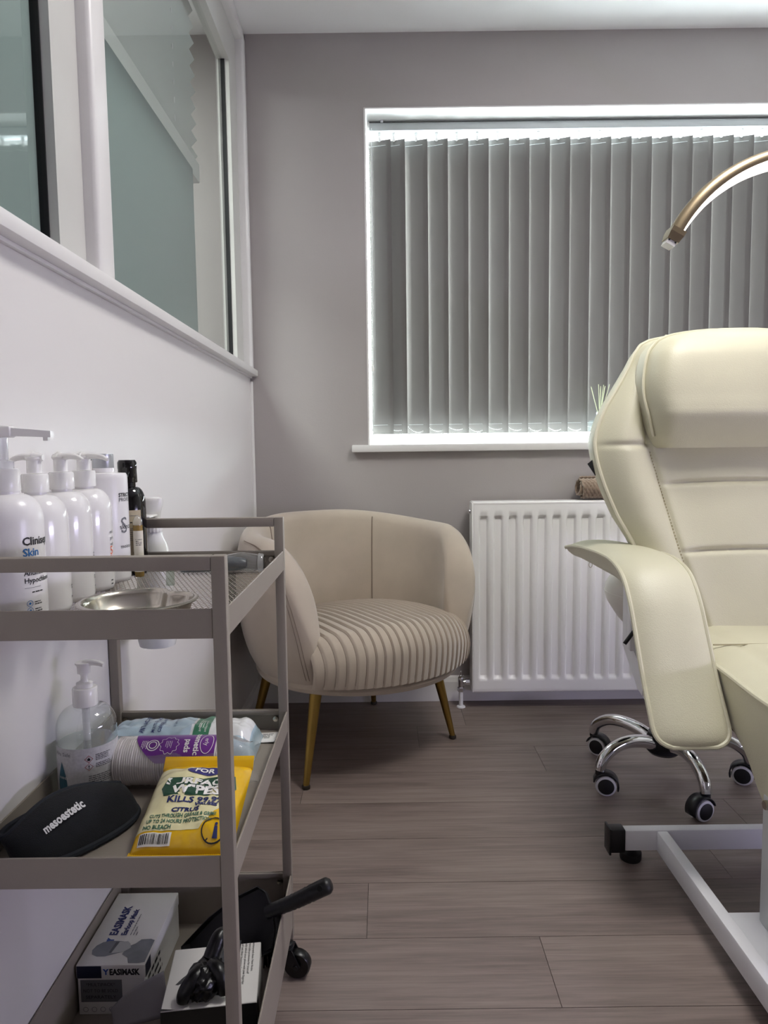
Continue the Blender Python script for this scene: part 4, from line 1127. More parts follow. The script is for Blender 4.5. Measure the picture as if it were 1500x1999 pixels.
# kidney dish
b = thing('kidney_dish', 'shallow stainless steel kidney dish at the front of the top tray', 'dish', (-0.2815, 0.7985, Z1))
def kid(k, z, n=64):
    out = []
    for j in range(n):
        a = 2*PI*j/n
        x = 0.061*math.cos(a); y = 0.060*math.sin(a)
        # bite on the back right
        d = math.atan2(math.sin(a-math.radians(58)), math.cos(a-math.radians(58)))
        s = 1 - 0.24*math.exp(-(d/0.30)**2)
        L = math.hypot(x, y)*s; th = math.atan2(y, x)
        L = L + k
        out.append((L*math.cos(th), L*math.sin(th), z))
    return out
part('dish', G().loft([kid(.0045, .0235), kid(.0055, .0245), kid(.003, .0258), kid(0, .025), kid(-.0015, .021), kid(-.006, .007), kid(-.012, .003), kid(-.05, .0022)], True, False, True), M_steel, b, angle=70, solid=0.0009)
# clear pouch with dark contents, small ampoule
b = thing('plastic_sleeve', 'clear plastic sleeve with a dark item lying at the back of the top tray', 'packet', (-0.258, 1.118, Z1))
M_film = clear_mat('clear_film', (0.93, 0.95, 0.96), refl=2.2, rough=0.08, haze=0.10)
def sleeve(u, v):
    a = 2*PI*u; x = -0.068 + 0.125*v
    rz = (0.0145 + 0.0015*math.sin(9*v + 3*u))*(0.35 + 0.65*sstep(0, 0.55, v)); ry = 0.018 + 0.001*math.sin(14*v)
    return (x, ry*math.cos(a), rz + rz*math.sin(a) + 0.0002)
g = G(); g.grid(sleeve, 24, 20, closed_u=True); part('sleeve', g, M_film, b)
def ins(u, v):
    a = 2*PI*u; x = -0.066 + 0.104*v; k = math.sin(PI*clamp(v*0.96+0.02))**0.25
    rz = (0.0125 + 0.001*math.sin(7*v+1))*(0.35+0.65*sstep(0, 0.55, v))*k
    return (x, 0.0155*k*math.cos(a), 0.0145*(0.35+0.65*sstep(0, 0.55, v)) + rz*math.sin(a))
g = G(); g.grid(ins, 20, 24, closed_u=True); part('dark_item', g, mat('slate_plastic', '3b4247', 0.35, var=0.3, vscale=40), b)
cp = G(); cp.lathe([(0.0150, 0), (0.0155, 0.001), (0.0145, 0.006), (0.0125, 0.0085), (0, 0.009)], n=24); cp.xf(Matrix.Translation((0.058, 0, 0.0155)) @ Matrix.Rotation(PI/2, 4, 'Y'))
part('end_cap', cp, clear_mat('clear_cap', (0.93, 0.95, 0.96), refl=2.6, rough=0.04, haze=0.22), b)
b = thing('glass_ampoule', 'tiny clear ampoule with dark tip standing behind the kidney dish', 'ampoule', (-0.3115, 1.018, Z1))
part('glass', G().lathe([(0, 0), (0.006, 0), (0.0065, 0.001), (0.0058, 0.020), (0.003, 0.025), (0.003, 0.028), (0, 0.028)], n=16), clear_mat('ampoule_glass', (0.80, 0.84, 0.80), refl=2.0, haze=0.12, haze_col=(.5, .6, .5)), b)
part('tip', G().lathe([(0, 0.0275), (0.0038, 0.0275), (0.0042, 0.031), (0.003, 0.034), (0, 0.0345)], n=14), M_blackp, b)
# ------------------------------------------------------------------ things on the middle tray
# hand sanitiser
b = thing('sanitiser_bottle', 'clear hand sanitiser pump bottle with printed label on the middle tray', 'bottle', (-0.4140, 0.9500, Z2))
M_clearb = clear_mat('clear_pet', (0.95, 0.97, 0.97), refl=2.0, rough=0.03, haze=0.10, haze_col=(0.85, 0.88, 0.88))
r = 0.0392
SCL = 0.90
part('body', G().lathe(body_prof(r, 0.091, 0.030, 0.0140, 0.1245), n=48), M_clearb, b, angle=50)
part('gel', G().lathe([(0, 0.002), (r*0.93, 0.002), (r*0.955, 0.009), (r*0.955, 0.072), (0, 0.072)], n=48), clear_mat('clear_gel', (0.86, 0.89, 0.89), refl=0.6, rough=0.1, haze=0.16, haze_col=(0.75, 0.78, 0.78)), b)
collar(b, 0.1215, 0.1465, 0.0160, M_white, 44, 0.0006)
part('neck_ring', G().lathe([(0, 0.145), (0.0108, 0.145), (0.0108, 0.1525), (0.008, 0.154), (0, 0.154)], n=24), M_white, b)
part('stem', G().lathe([(0, 0.153), (0.0052, 0.153), (0.0045, 0.162), (0.0068, 0.168), (0, 0.168)], n=16), M_white, b)
hd = part('pump_head', G().lathe([(0, 0.166), (0.0085, 0.166), (0.0088, 0.176), (0.011, 0.179), (0.0113, 0.1812), (0, 0.1818)], n=24), M_white, b)
part('spout', G().tube(smooth_path([(0, 0, 0.179), (0.012, -0.002, 0.1812), (0.022, -0.004, 0.1805), (0.030, -0.006, 0.1785)], 6), lambda t: 0.0050*(1-0.35*t), 10), M_white, hd)
part('dip_tube', G().cyl((0, 0, 0.01), (0, 0, 0.123), 0.0050, n=12), clear_mat('milky_tube', (0.9, 0.9, 0.9), refl=0.6, haze=0.55), b)
M_slab = mat('speckled_label', 'c6c6c6', 0.5, var=0.10, vscale=260)
fn = on_cyl(r, math.radians(-67), 0.0, 0.0004)
pr_rect(b, fn, -0.058, 0.058, 0.005, 0.074, M_slab, 'label_sticker', nu=40)
fn = (lambda F: (lambda a, c: F(a*0.93, c*0.89)))(on_cyl(r, math.radians(-67), 0.0, 0.0008))
M_red = mat('red_ink', '9c3238', 0.5); M_teal = mat('teal_print', '35606e', 0.45, var=0.2, vscale=60)
pr_text(b, fn, 'Vira Safe', 0.0078, M_greyink, dx=-0.054, dy=0.0715, width=0.030)
drop = [(-0.042 + 0.0125*math.sin(t)*math.sin(t/2)**1.3, 0.036 + 0.026*math.cos(t)) for t in [2*PI*i/30 for i in range(30)]]
pr_poly(b, fn, [(x*1.0 + 0.002, y) for x, y in drop], M_teal, 'drop_logo', nsub=2)
pr_text(b, on_cyl(r, math.radians(-67), 0.0, 0.0012), 'HAND', 0.005, M_paper, dx=-0.0420, dy=0.032)
for zz, sym in ((0.0665, 'f'), (0.0545, '!')):
    q = 0.0058; cx = 0.001
    g = G()
    for (ax, ay), (bx, by) in (((-q, 0), (0, q)), ((0, q), (q, 0)), ((q, 0), (0, -q)), ((0, -q), (-q, 0))):
        k = 0.86
        g.add([fn(cx+ax, zz+ay), fn(cx+bx, zz+by), fn(cx+bx*k, zz+by*k), fn(cx+ax*k, zz+ay*k)], [(0, 1, 2, 3)])
    finish('hazard_diamond', g, M_red, b, False, False, recalc=False)
    if sym == '!': pr_text(b, fn, '!', 0.0085, M_ink, dx=cx-0.0012, dy=zz-0.003, bold=0.0002)
    else: pr_poly(b, fn, [(cx-0.0016, zz-0.0024), (cx+0.0016, zz-0.0024), (cx+0.0021, zz), (cx+0.0008, zz+0.0012), (cx+0.0003, zz+0.0030), (cx-0.0010, zz+0.0008), (cx-0.0021, zz+0.0004)], M_ink, 'flame')
pr_lines(b, fn, 0.010, 0.036, 0.071, 0.0026, 4, 0.0010, M_ink)
pr_lines(b, fn, 0.010, 0.036, 0.0575, 0.0026, 3, 0.0010, M_ink)
pr_lines(b, fn, 0.000, 0.038, 0.0395, 0.0029, 5, 0.0010, M_ink)
pr_lines(b, fn, 0.000, 0.036, 0.0225, 0.0029, 2, 0.0010, M_ink)
pr_text(b, fn, 'Vira Safe', 0.0060, M_navy, dx=0.006, dy=0.0115)
ring2(b, fn, -0.012, 0.0105, 0.0055, 0.0006, M_greyink)

# cotton pads
b = thing('cotton_pads', 'clear bag of white cotton pads with a purple label on the middle tray', 'cotton pads', (-0.2990, 0.9650, Z2))
M_cotton = mat('cotton', 'e6e1e0', 0.95)
pad_r = 0.0325; pm = None; npad = 48
for i in range(npad):
    x = -0.076 + 0.1475*i/(npad-1)
    if pm is None:
        g = G(); g.lathe([(0, -0.0014), (pad_r-0.0012, -0.0014), (pad_r, -0.0006), (pad_r, 0.0006), (pad_r-0.0012, 0.0014), (0, 0.0014)], n=28); g.xf(Matrix.Rotation(PI/2, 4, 'Y'))
        pm = part('cotton_pad', g, M_cotton, b, angle=60); o = pm
    else:
        o = pm.copy(); COL.objects.link(o); o.parent = b
    o.location = (x, random.uniform(-.0006, .0006), pad_r + 0.0012 + random.uniform(-.0003, .0006))
fnp = lambda u, v, e=0.0012: (u, -(pad_r+e)*math.sin(v), pad_r + 0.0012 + (pad_r+e)*math.cos(v))   # v: angle from the top towards the camera
M_purple = mat('purple_label', '6a2c86', 0.35)
poly = [(-0.052, 0.25)] + [(-0.052 + 0.030*(1-math.cos(t)), 0.25 + 0.95*math.sin(t)) for t in [PI/2*i/10 for i in range(1, 11)]]
g = G()
def lab(u, v):
    x0_ = -0.052 + 0.034*(v**2.2); x = x0_ + (0.062 - x0_)*u
    return fnp(x, -0.35 + 1.62*v)
g.grid(lab, 10, 16); part('purple_label', g, M_purple, b, recalc=False)
fnt = lambda a, c: fnp(0.062 - a, 0.45 + c/pad_r, 0.0018)   # lettering reads upside down to the camera
def rot_text(body, size, x, ang, **k):
    vs, fs = text_geo(body, size, **k)
    g = G(); g.add([fnp(x + bb_, ang + aa/pad_r, 0.0018) for aa, bb_ in vs], fs); finish('lettering', g, M_paper, b, False, False, recalc=False)
rot_text('cosmetic', 0.0115, 0.033, -0.30, bold=0.0003)
rot_text('pads', 0.0115, 0.020, 0.22, bold=0.0003)
g = G(); g.grid(lambda u, v: fnp(0.050 + (0.0085 + 0.0008*v)*math.cos(2*PI*u), 0.42 + (0.0155+0.0008*v)/pad_r*math.sin(2*PI*u), 0.0018), 28, 1); finish('oval_logo', g, M_paper, b, False, False, recalc=False)
rot_text('erly', 0.0085, 0.047, 0.18)
g = G(); g.grid(lambda u, v: fnp(-0.0015 + (0.012 + 0.0012*math.cos(20*PI*u) + 0.0007*v)*math.cos(2*PI*u), 0.50 + (0.0125 + 0.0012*math.cos(20*PI*u) + 0.0007*v)/pad_r*math.sin(2*PI*u), 0.0018), 72, 1); finish('cloud_frame', g, M_paper, b, False, False, recalc=False)
for rr in (0.0075, 0.0045):
    g = G(); g.grid(lambda u, v: fnp(-0.024 + (rr + 0.0012*v)*math.cos(2*PI*u), 0.52 + (rr + 0.0012*v)/pad_r*math.sin(2*PI*u), 0.0018), 24, 1); finish('round_logo', g, M_paper, b, False, False, recalc=False)
pr_lines(b, lambda a, c: fnp(-0.040 + c, 0.30 + a/pad_r, 0.0018), 0.0, 0.014, 0.007, 0.0022, 4, 0.0008, M_paper)
pr_lines(b, lambda a, c: fnp(-0.005 + c, 0.32 + a/pad_r, 0.0018), 0.0, 0.012, 0.006, 0.0024, 4, 0.0007, M_paper)
# crumpled bag
def bag(u, v):
    a = 2*PI*u; x = -0.082 + 0.195*v
    flare = sstep(0.80, 1.0, v)
    k = 1 - 0.25*flare + 0.0
    wr = 0.0022*math.sin(5*a + 9*v)*math.sin(13*v) * (0.25 + 2.2*flare)
    ry = (pad_r + 0.0026)*k + wr; rz = (pad_r + 0.0026)*k + wr
    zz = max(0.0006, pad_r + 0.0026 + rz*math.sin(a) - 0.0035)
    return (x + 0.006*math.sin(3*a)*flare, -0.004*flare + ry*math.cos(a), zz)
g = G(); g.grid(bag, 48, 40, closed_u=True)
part('plastic_bag', g, clear_mat('bag_film', (0.96, 0.96, 0.96), refl=1.8, rough=0.12, haze=0.10), b, recalc=False)

# pillow packs as height fields
def pillow(cx, cy, hx, hy, t, seam=0.012, wr=0.0, seed=0, ang=0.0, z0=0.0):
    ca, sa = math.cos(ang), math.sin(ang)
    def h(x, y):       # local height
        u, v = abs(x)/hx, abs(y)/hy
        vy = clamp((1 - v)*hy/0.045)
        ux = clamp((1 - u)*hx/0.024)
        e = (1-(1-vy)**2.0)**0.55 * (1-(1-ux)**2.0)**0.5
        n = mnoise.noise(Vector((x*38 + seed, y*34, seed*1.7)))*wr + 0.5*wr*mnoise.noise(Vector((x*90, y*80 + seed, 3.1)))
        return t*e + n*e
    return h
def pack(root, h, hx, hy, m, nx=50, ny=60, t_bot=0.0006):
    g = G()
    g.grid(lambda u, v: ((2*u-1)*hx, (2*v-1)*hy, t_bot + 0.0008 + h((2*u-1)*hx, (2*v-1)*hy)), nx, ny)
    n0 = len(g.v)
    g.grid(lambda u, v: ((2*u-1)*hx*0.998, (2*v-1)*hy*0.998, t_bot), 2, 2)
    return part('pack', g, m, root, angle=70)

# blue antibacterial wipes behind the pads
b = thing('wipes_pack', 'pale blue and white pack of antibacterial wipes behind the cotton pads', 'wipes', (-0.3160, 1.0680, Z2), rz=math.radians(1))
hx, hy = 0.1150, 0.0560
h1 = pillow(0, 0, hx, hy, 0.046, wr=0.006, seed=4)
M_blueclear = mat('pale_blue_film', 'b3c9d6', 0.18, var=0.05, vscale=20, coat=0.3)
pack(b, h1, hx, hy, M_blueclear, 60, 36)
dr = lambda e: (lambda a, c: (a, c, 0.0014 + h1(a, c) + e))
pr_rect(b, dr(0.0004), 0.018, 0.108, -0.036, 0.036, mat('white_film', 'dfe1e2', 0.2, coat=0.3), 'white_panel', nu=24, nv=24)
M_green = mat('green_print', '3d7a5c', 0.3)
pr_rect(b, dr(0.0010), 0.022, 0.046, -0.034, 0.032, M_green, 'green_panel', nu=10, nv=20)
fv = lambda a, c: dr(0.0016)(-0.045 + c, -0.030 + a)
vt = lambda body, size, x, m, y0=-0.030, **k: pr_text(b, lambda a, c: dr(0.0016)(x - c, y0 + a), body, size, m, **k)
vt('ANTIBACTERIAL', 0.0105, -0.052, M_navy, bold=0.0002, width=0.062)
vt('MULTI-SURFACE', 0.0070, -0.036, M_navy, width=0.052, bold=0.0001)
vt('CLEANSING WIPES', 0.0070, -0.026, M_navy, width=0.052, bold=0.0001)
vt('by amazon', 0.0065, -0.008, M_navy, y0=-0.012)
vt('amazon', 0.0055, 0.033, M_paper, y0=-0.026); vt('antibacterial', 0.0055, 0.041, M_paper, y0=-0.026)
pr_lines(b, lambda a, c: dr(0.0016)(0.030 - c, -0.02 + a), 0, 0.035, 0.0, 0.003, 3, 0.0009, M_paper)

# yellow citrus wipes
b = thing('wipes_pack', 'yellow pack of citrus surface wipes lying at the front of the middle tray', 'wipes', (-0.2400, 0.8500, Z2 + 0.0205))
b.rotation_euler = (math.radians(15.0), 0, 0)
hx, hy = 0.0590, 0.0730
h2 = pillow(0, 0, hx, hy, 0.0220, wr=0.0045, seed=11)
M_yellow = mat('yellow_film', 'e0b21c', 0.20, var=0.04, vscale=14, coat=0.25)
pack(b, h2, hx, hy, M_yellow, 56, 84)
dr2 = lambda e: (lambda a, c: (a, c, 0.0014 + h2(clamp(a, -hx*.999, hx*.999), clamp(c, -hy*.999, hy*.999)) + e))
M_paley = mat('pale_yellow_print', 'e3dcae', 0.2, var=0.05, vscale=18, coat=0.25)
M_dgreen = mat('dark_green_print', '254a38', 0.3)
g = G(); g.grid(lambda u, v: dr2(0.0005)(-0.0585 + (0.104 - 0.06*abs(v-.45))*u, -0.053 + 0.106*v), 26, 40); finish('pale_panel', g, M_paley, b, False, True, recalc=False)
pr_poly(b, dr2(0.0009), [(-0.036, -0.003), (0.044, 0.0), (0.050, 0.014), (0.046, 0.032), (-0.036, 0.028), (-0.042, 0.010)], M_dgreen, 'green_banner', nsub=5)
pr_poly(b, dr2(0.0012), circle2(0.006, 0.0445, 0.024, 24, 0.0085), mat('violet_oval', '3c3878', 0.3), 'oval_logo', nsub=3)
pr_text(b, dr2(0.0018), 'FOR', 0.013, M_paper, dx=-0.008, dy=0.040, bold=0.0004)
pr_text(b, dr2(0.0015), 'SURFACE', 0.0150, M_paper, dx=-0.038, dy=0.0160, bold=0.0006, width=0.080)
pr_text(b, dr2(0.0015), 'WIPES', 0.0180, M_paper, dx=-0.028, dy=0.0010, bold=0.0008, width=0.062)
pr_text(b, dr2(0.0012), 'KILLS 99.9%', 0.0120, M_navy, dx=-0.030, dy=-0.0130, bold=0.0004, width=0.070)
pr_text(b, dr2(0.0012), 'VIRUSES', 0.0075, M_navy, dx=0.006, dy=-0.0195, bold=0.0004)
pr_text(b, dr2(0.0012), 'CITRUS', 0.0100, M_navy, dx=-0.020, dy=-0.0290, bold=0.0004)
for i, t in enumerate(('CUTS THROUGH GREASE & GRIME', 'UP TO 24 HOURS PROTECTION', 'NO BLEACH')):
    pr_text(b, dr2(0.0012), t, 0.0070, mat('green_ink', '3c6a56', 0.4), dx=-0.044 + [0, -0.002, -0.004][i], dy=-0.0365 - 0.0075*i, width=[0.080, 0.077, 0.033][i], bold=0.0002)
pr_rect(b, dr2(0.0009), -0.050, -0.012, -0.0685, -0.0555, M_paper, 'barcode_panel', nu=12, nv=8)
x = -0.0485; rb = random.Random(5)
while x < -0.015:
    w = rb.choice((0.0005, 0.0008, 0.0013)); pr_rect(b, dr2(0.0016), x, x+w, -0.0670, -0.0570, M_ink, 'barcode_bar', nv=6); x += w + rb.choice((0.0006, 0.0009, 0.0014))
ring2(b, dr2(0.0012), 0.036, -0.054, 0.0125, 0.0014, M_ink, 'no_flush_sign')
pr_poly(b, dr2(0.0012), [(0.0275, -0.0645), (0.0285, -0.0655), (0.0455, -0.0445), (0.0445, -0.0435)], M_ink, 'no_flush_sign')
pr_poly(b, dr2(0.0013), [(0.036, -0.063), (0.038, -0.063), (0.0385, -0.056), (0.040, -0.063), (0.042, -0.063), (0.0405, -0.050), (0.037, -0.050)], M_navy, 'no_flush_sign')
pr_poly(b, dr2(0.0013), circle2(0.0388, -0.0478, 0.0018, 10), M_navy, 'no_flush_sign')
for s in (-1, 1):
    g = G(); g.grid(lambda u, v: ((2*u-1)*0.060, s*(hy - 0.004 + 0.017*v), 0.0014 + (0.010*v if s > 0 else 0.002*v) + 0.0016*abs((u*46) % 1 - .5)), 92, 3)
    part('end_seal', g, M_yellow, b, angle=70, solid=0.0006)

# paper slip
b = thing('paper_slip', 'small white printed paper slip lying in the back right corner of the middle tray', 'paper slip', (-0.190, 1.120, Z2), rz=math.radians(-4))
b_g = G(); b_g.grid(lambda u, v: (-0.020 + 0.040*u, -0.022 + 0.040*v, 0.0012 + 0.003*u*u), 10, 4)
part('slip', b_g, M_paper, b, solid=0.0003)
pr_lines(b, lambda a, c: (a, c, 0.0016 + 0.003*((a+.02)/.04)**2), -0.014, 0.004, 0.010, 0.005, 4, 0.0018, M_ink)
pr_lines(b, lambda a, c: (0.015 - c, -0.016 + a, 0.0018 + 0.003*0.8), 0, 0.03, 0.0, 0.004, 1, 0.003, M_ink)

# black spa headband: closed fabric loop lying slumped on the tray
b = thing('headband', 'black towelling spa headband with white lettering slumped on the middle tray', 'headband', (-0.3870, 0.8330, Z2), rz=math.radians(57))
M_blackfab = mat('black_towelling', '0f1216', 0.95, var=0.2, vscale=80, bump=0.5, bscale=900, sheen=0.08)
M_binding = mat('black_binding', '1c2128', 0.8)
def hb(u, v, off=0.0):
    """u around the loop, v from lower hem to upper hem"""
    a = 2*PI*u
    ax, ay = 0.078, 0.020
    x = ax*math.cos(a)*(1 + 0.0*v); y = ay*math.sin(a)
    near = 0.5 - 0.5*math.sin(a)            # 1 on the camera side
    wid = 0.056*(0.86 + 0.20*math.cos(2*a)*-1 + 0.14*near)
    lean = wid*math.sin(math.radians(64)); up = wid*math.cos(math.radians(64))
    bul = math.sin(PI*v)
    yy = y - 0.012*near + lean*(v - 0.30)*(0.40 + 0.85*near) + 0.003*math.sin(3*a)
    zz = 0.005 + up*v*(0.75 + 0.65*near) + 0.009*bul*near + 0.004*(1-near)*v + (0.004*(1-near))
    return (x, yy - off*0.6, zz + off)
g = G(); g.grid(lambda u, v: hb(u, v), 96, 14, closed_u=True)
band = part('band', g, M_blackfab, b, angle=80, solid=0.006, recalc=False)
for vv in (0.0, 1.0):
    part('binding', G().tube([hb(i/96, vv) for i in range(96)], 0.0042, 8, closed=True), M_binding, b)
pr_text(b, lambda a, c: hb(0.700 + a/(2*PI*0.076), 0.42 + c/0.056 + a*1.5, 0.0062), 'mesoestetic', 0.0115, mat('white_thread', 'e2e2e2', 0.8), dx=-0.028, width=0.058, bold=0.0004)
# ------------------------------------------------------------------ things on the bottom tray
def boxfn(o, u, v): return on_plane(o, u, v)
# mask box
MX0, MX1, MY0, MY1, MZ1 = -0.4515, -0.3540, 0.9640, 1.1310, 0.1665
b = thing('mask_box', 'white cardboard box of earloop face masks in the bottom tray', 'box', ((MX0+MX1)/2, (MY0+MY1)/2, Z3))
wpart('carton', G().box(MX0, MX1, MY0, MY1, Z3, MZ1-0.020, 0.0008, 1), M_card, b)
wpart('lid', G().box(MX0-0.0012, MX1+0.0012, MY0-0.0012, MY1, MZ1-0.0205, MZ1, 0.0012, 2), M_card, b)
W, D = MX1-MX0, MY1-MY0
top = on_plane((MX0, MY0, MZ1), (1, 0, 0), (0, 1, 0))
# lettering on the lid runs away from the camera along the left side
tl = lambda x, y: (lambda a, c: top(x - c, y + a))
pr_text(b, tl(0.034, 0.062), 'EASIMASK', 0.0165, M_navy, world=True, bold=0.0008, width=0.070)
pr_text(b, tl(0.0485, 0.062), 'Earloop Mask', 0.0115, M_navy, world=True, bold=0.0005, width=0.062)
for i in range(3): pr_lines(b, tl(0.056 + i*0.0045, 0.062), 0, [0.05, 0.02, 0.008][i], 0, 0.003, 1, 0.0014, M_greyink, world=True, jag=0)
pr_text(b, tl(0.034, 0.047), 'Y', 0.0145, mat('blue_logo', '2f4f9c', 0.5), world=True, bold=0.0006); pr_poly(b, top, circle2(0.0245, 0.0515, 0.0016, 10), MATS['blue_logo'], world=True)
# printed head in cap and mask
M_gp = mat('grey_portrait', '7d8088', 0.55, var=0.12, vscale=60); M_gp2 = mat('grey_portrait_light', 'b4b5b8', 0.55); M_gp3 = mat('grey_portrait_dark', '5b5d66', 0.55, var=0.15, vscale=90)
cap = [(0.010, 0.030), (0.013, 0.040), (0.020, 0.047), (0.030, 0.050), (0.042, 0.0495), (0.052, 0.048), (0.060, 0.043), (0.063, 0.035), (0.058, 0.026), (0.046, 0.0215), (0.034, 0.0165), (0.022, 0.0165), (0.013, 0.021)]
pr_poly(b, top, cap, M_gp, 'portrait', world=True)
pr_poly(b, lambda a, c: Vector(top(a, c)) + Vector((0, 0, .0002)), [(0.060, 0.036), (0.070, 0.043), (0.076, 0.052), (0.090, 0.053), (0.0965, 0.050), (0.0965, 0.004), (0.088, 0.002), (0.073, 0.002), (0.068, 0.014), (0.058, 0.020)], M_gp, 'portrait', world=True)
pr_poly(b, lambda a, c: Vector(top(a, c)) + Vector((0, 0, .0004)), [(0.041, 0.0225), (0.045, 0.047), (0.057, 0.048), (0.063, 0.042), (0.066, 0.034), (0.058, 0.025)], M_gp2, 'portrait', world=True)
pr_poly(b, lambda a, c: Vector(top(a, c)) + Vector((0, 0, .0004)), [(0.037, 0.0235), (0.0395, 0.047), (0.0445, 0.0465), (0.0405, 0.0235)], M_gp3, 'portrait', world=True)
fr = on_plane((MX0, MY0-0.0014, Z3), (1, 0, 0), (0, 0, 1))
HB = MZ1 - Z3
pr_rect(b, fr, 0.0, 0.0355, HB-0.0195, HB-0.001, mat('navy_block', '151a30', 0.45), world=True)
pr_text(b, fr, 'EASIMASK', 0.0125, M_ink, world=True, dx=0.047, dy=HB-0.0145, bold=0.0006, width=0.044)
pr_text(b, fr, 'Y', 0.0115, MATS['blue_logo'], world=True, dx=0.0385, dy=HB-0.0140, bold=0.0005)
f2 = on_plane((MX0, MY0-0.0002, Z3), (1, 0, 0), (0, 0, 1))
pr_rect(b, f2, 0.004, 0.064, 0.0200, 0.0540, mat('grey_sticker', '6d6d70', 0.6), 'sticker', world=True)
for i, t in enumerate(('*MULTIPACK*', 'NOT TO BE SOLD', 'SEPARATELY')): pr_text(b, on_plane((MX0, MY0-0.0006, Z3), (1, 0, 0), (0, 0, 1)), t, 0.0070, M_ink, world=True, align='CENTER', dx=0.033, dy=0.0445 - i*0.0095, width=[0.042, 0.050, 0.044][i])
for i in range(5): ring2(b, f2, 0.010 + i*0.0125, 0.0085, 0.0032, 0.0006, M_greyink, 'icon', world=True)
sd = on_plane((MX1+0.0013, MY0, Z3), (0, 1, 0), (0, 0, 1))
pr_poly(b, sd, [(0.0, HB-0.020), (0.022, HB-0.020), (0.022, HB-0.0005), (0.0, HB-0.0005)], MATS['navy_block'], world=True)
pr_lines(b, on_plane((MX1+0.0002, MY0, Z3), (0, 1, 0), (0, 0, 1)), 0.012, 0.085, 0.044, 0.013, 3, 0.0055, M_ink, world=True)

# glove box
b = thing('glove_box', 'white and black disposable glove box at the front right of the bottom tray', 'box', (-0.2530, 0.9600, Z3), rz=math.radians(7))
gw, gd, gh = 0.0640, 0.0600, 0.0630
part('carton', G().box(-gw, gw, -gd, gd, 0, gh, 0.001, 1), M_card, b)
M_bp = mat('black_print', '17171a', 0.35)
tp = on_plane((-gw, -gd, gh), (1, 0, 0), (0, 1, 0))
fr = on_plane((-gw, -gd, 0), (1, 0, 0), (0, 0, 1)); rs = on_plane((gw, -gd, 0), (0, 1, 0), (0, 0, 1))
pr_poly(b, fr, [(0, 0), (2*gw, 0), (2*gw, gh-0.0015), (0, gh-0.0015)], M_bp, 'black_panel')
pr_poly(b, rs, [(0, 0), (0.045, 0), (0.022, gh-0.006), (0, gh-0.0015)], M_bp, 'black_panel')
pr_poly(b, lambda a, c: Vector(tp(a, c)) + Vector((0, 0, .0002)), [(0, 0), (0.020, 0), (0.0, 0.004)], M_bp, 'black_panel')
# printed hand
M_hand = mat('charcoal_print', '3a3b40', 0.4, var=0.15, vscale=70)
hand = [(0.098, 0.127), (0.070, 0.124), (0.056, 0.114), (0.044, 0.098), (0.036, 0.083), (0.034, 0.078), (0.041, 0.077), (0.043, 0.076), (0.030, 0.069), (0.020, 0.058), (0.012, 0.046), (0.016, 0.045), (0.030, 0.054), (0.037, 0.060), (0.031, 0.044), (0.026, 0.030), (0.025, 0.024), (0.030, 0.022), (0.035, 0.030), (0.043, 0.048), (0.039, 0.034), (0.035, 0.023), (0.039, 0.019), (0.044, 0.026), (0.056, 0.050), (0.075, 0.080), (0.098, 0.100)]
pr_poly(b, tp, hand, M_hand, 'printed_hand')
tv = lambda x, y: (lambda a, c: tp(x + c, y - a))
for i, t in enumerate(('Sanitary and clean: New hi-tint', 'Impeccable protection for yourself', 'Easily unlock your phone with your fingertips', 'Acid and Alkali Resistance Gentle on Hands')):
    pr_text(b, tv(0.116 - i*0.0055, 0.121), t, 0.0048, M_ink, width=[0.062, 0.066, 0.086, 0.084][i])
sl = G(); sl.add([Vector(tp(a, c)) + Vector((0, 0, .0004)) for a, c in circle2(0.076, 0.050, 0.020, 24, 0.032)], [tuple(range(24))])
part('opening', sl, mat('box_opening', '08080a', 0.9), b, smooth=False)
# glove pulled half out
gl = thing('black_glove', 'crumpled black glove pulled out of the glove box opening', 'glove', (-0.2580, 0.9460, Z3 + gh))
M_nit = mat('black_nitrile', '0c0c0e', 0.32, bump=0.6, bscale=60)
g = G()
def blob(u, v):
    th, ph = 2*PI*u, PI*v
    d = Vector((math.sin(ph)*math.cos(th), math.sin(ph)*math.sin(th), math.cos(ph)))
    n = mnoise.noise(d*2.3 + Vector((4, 1, 0)))*0.30 + mnoise.noise(d*5.5)*0.16
    k = 1 + n
    return (0.024*d.x*k + 0.008*d.z, 0.036*d.y*k - 0.012, max(-0.002, 0.016 + 0.024*d.z*k))
g.grid(blob, 40, 26, closed_u=True)
part('crumpled_cuff', g, M_nit, gl, angle=80)
for (p, r_) in (([(0.004, 0.006, 0.030), (0.010, 0.018, 0.046), (0.014, 0.026, 0.052), (0.020, 0.032, 0.050)], 0.0115), ([(-0.004, -0.016, 0.028), (-0.012, -0.030, 0.026), (-0.022, -0.040, 0.014), (-0.024, -0.044, 0.004)], 0.0120), ([(0.010, -0.012, 0.032), (0.020, -0.022, 0.034), (0.028, -0.030, 0.022), (0.030, -0.034, 0.008)], 0.0110)):
    part('finger', G().tube(smooth_path(p, 6), lambda t, r_=r_: r_*(1.05 - 0.45*t*t), 12), M_nit, gl, angle=80)

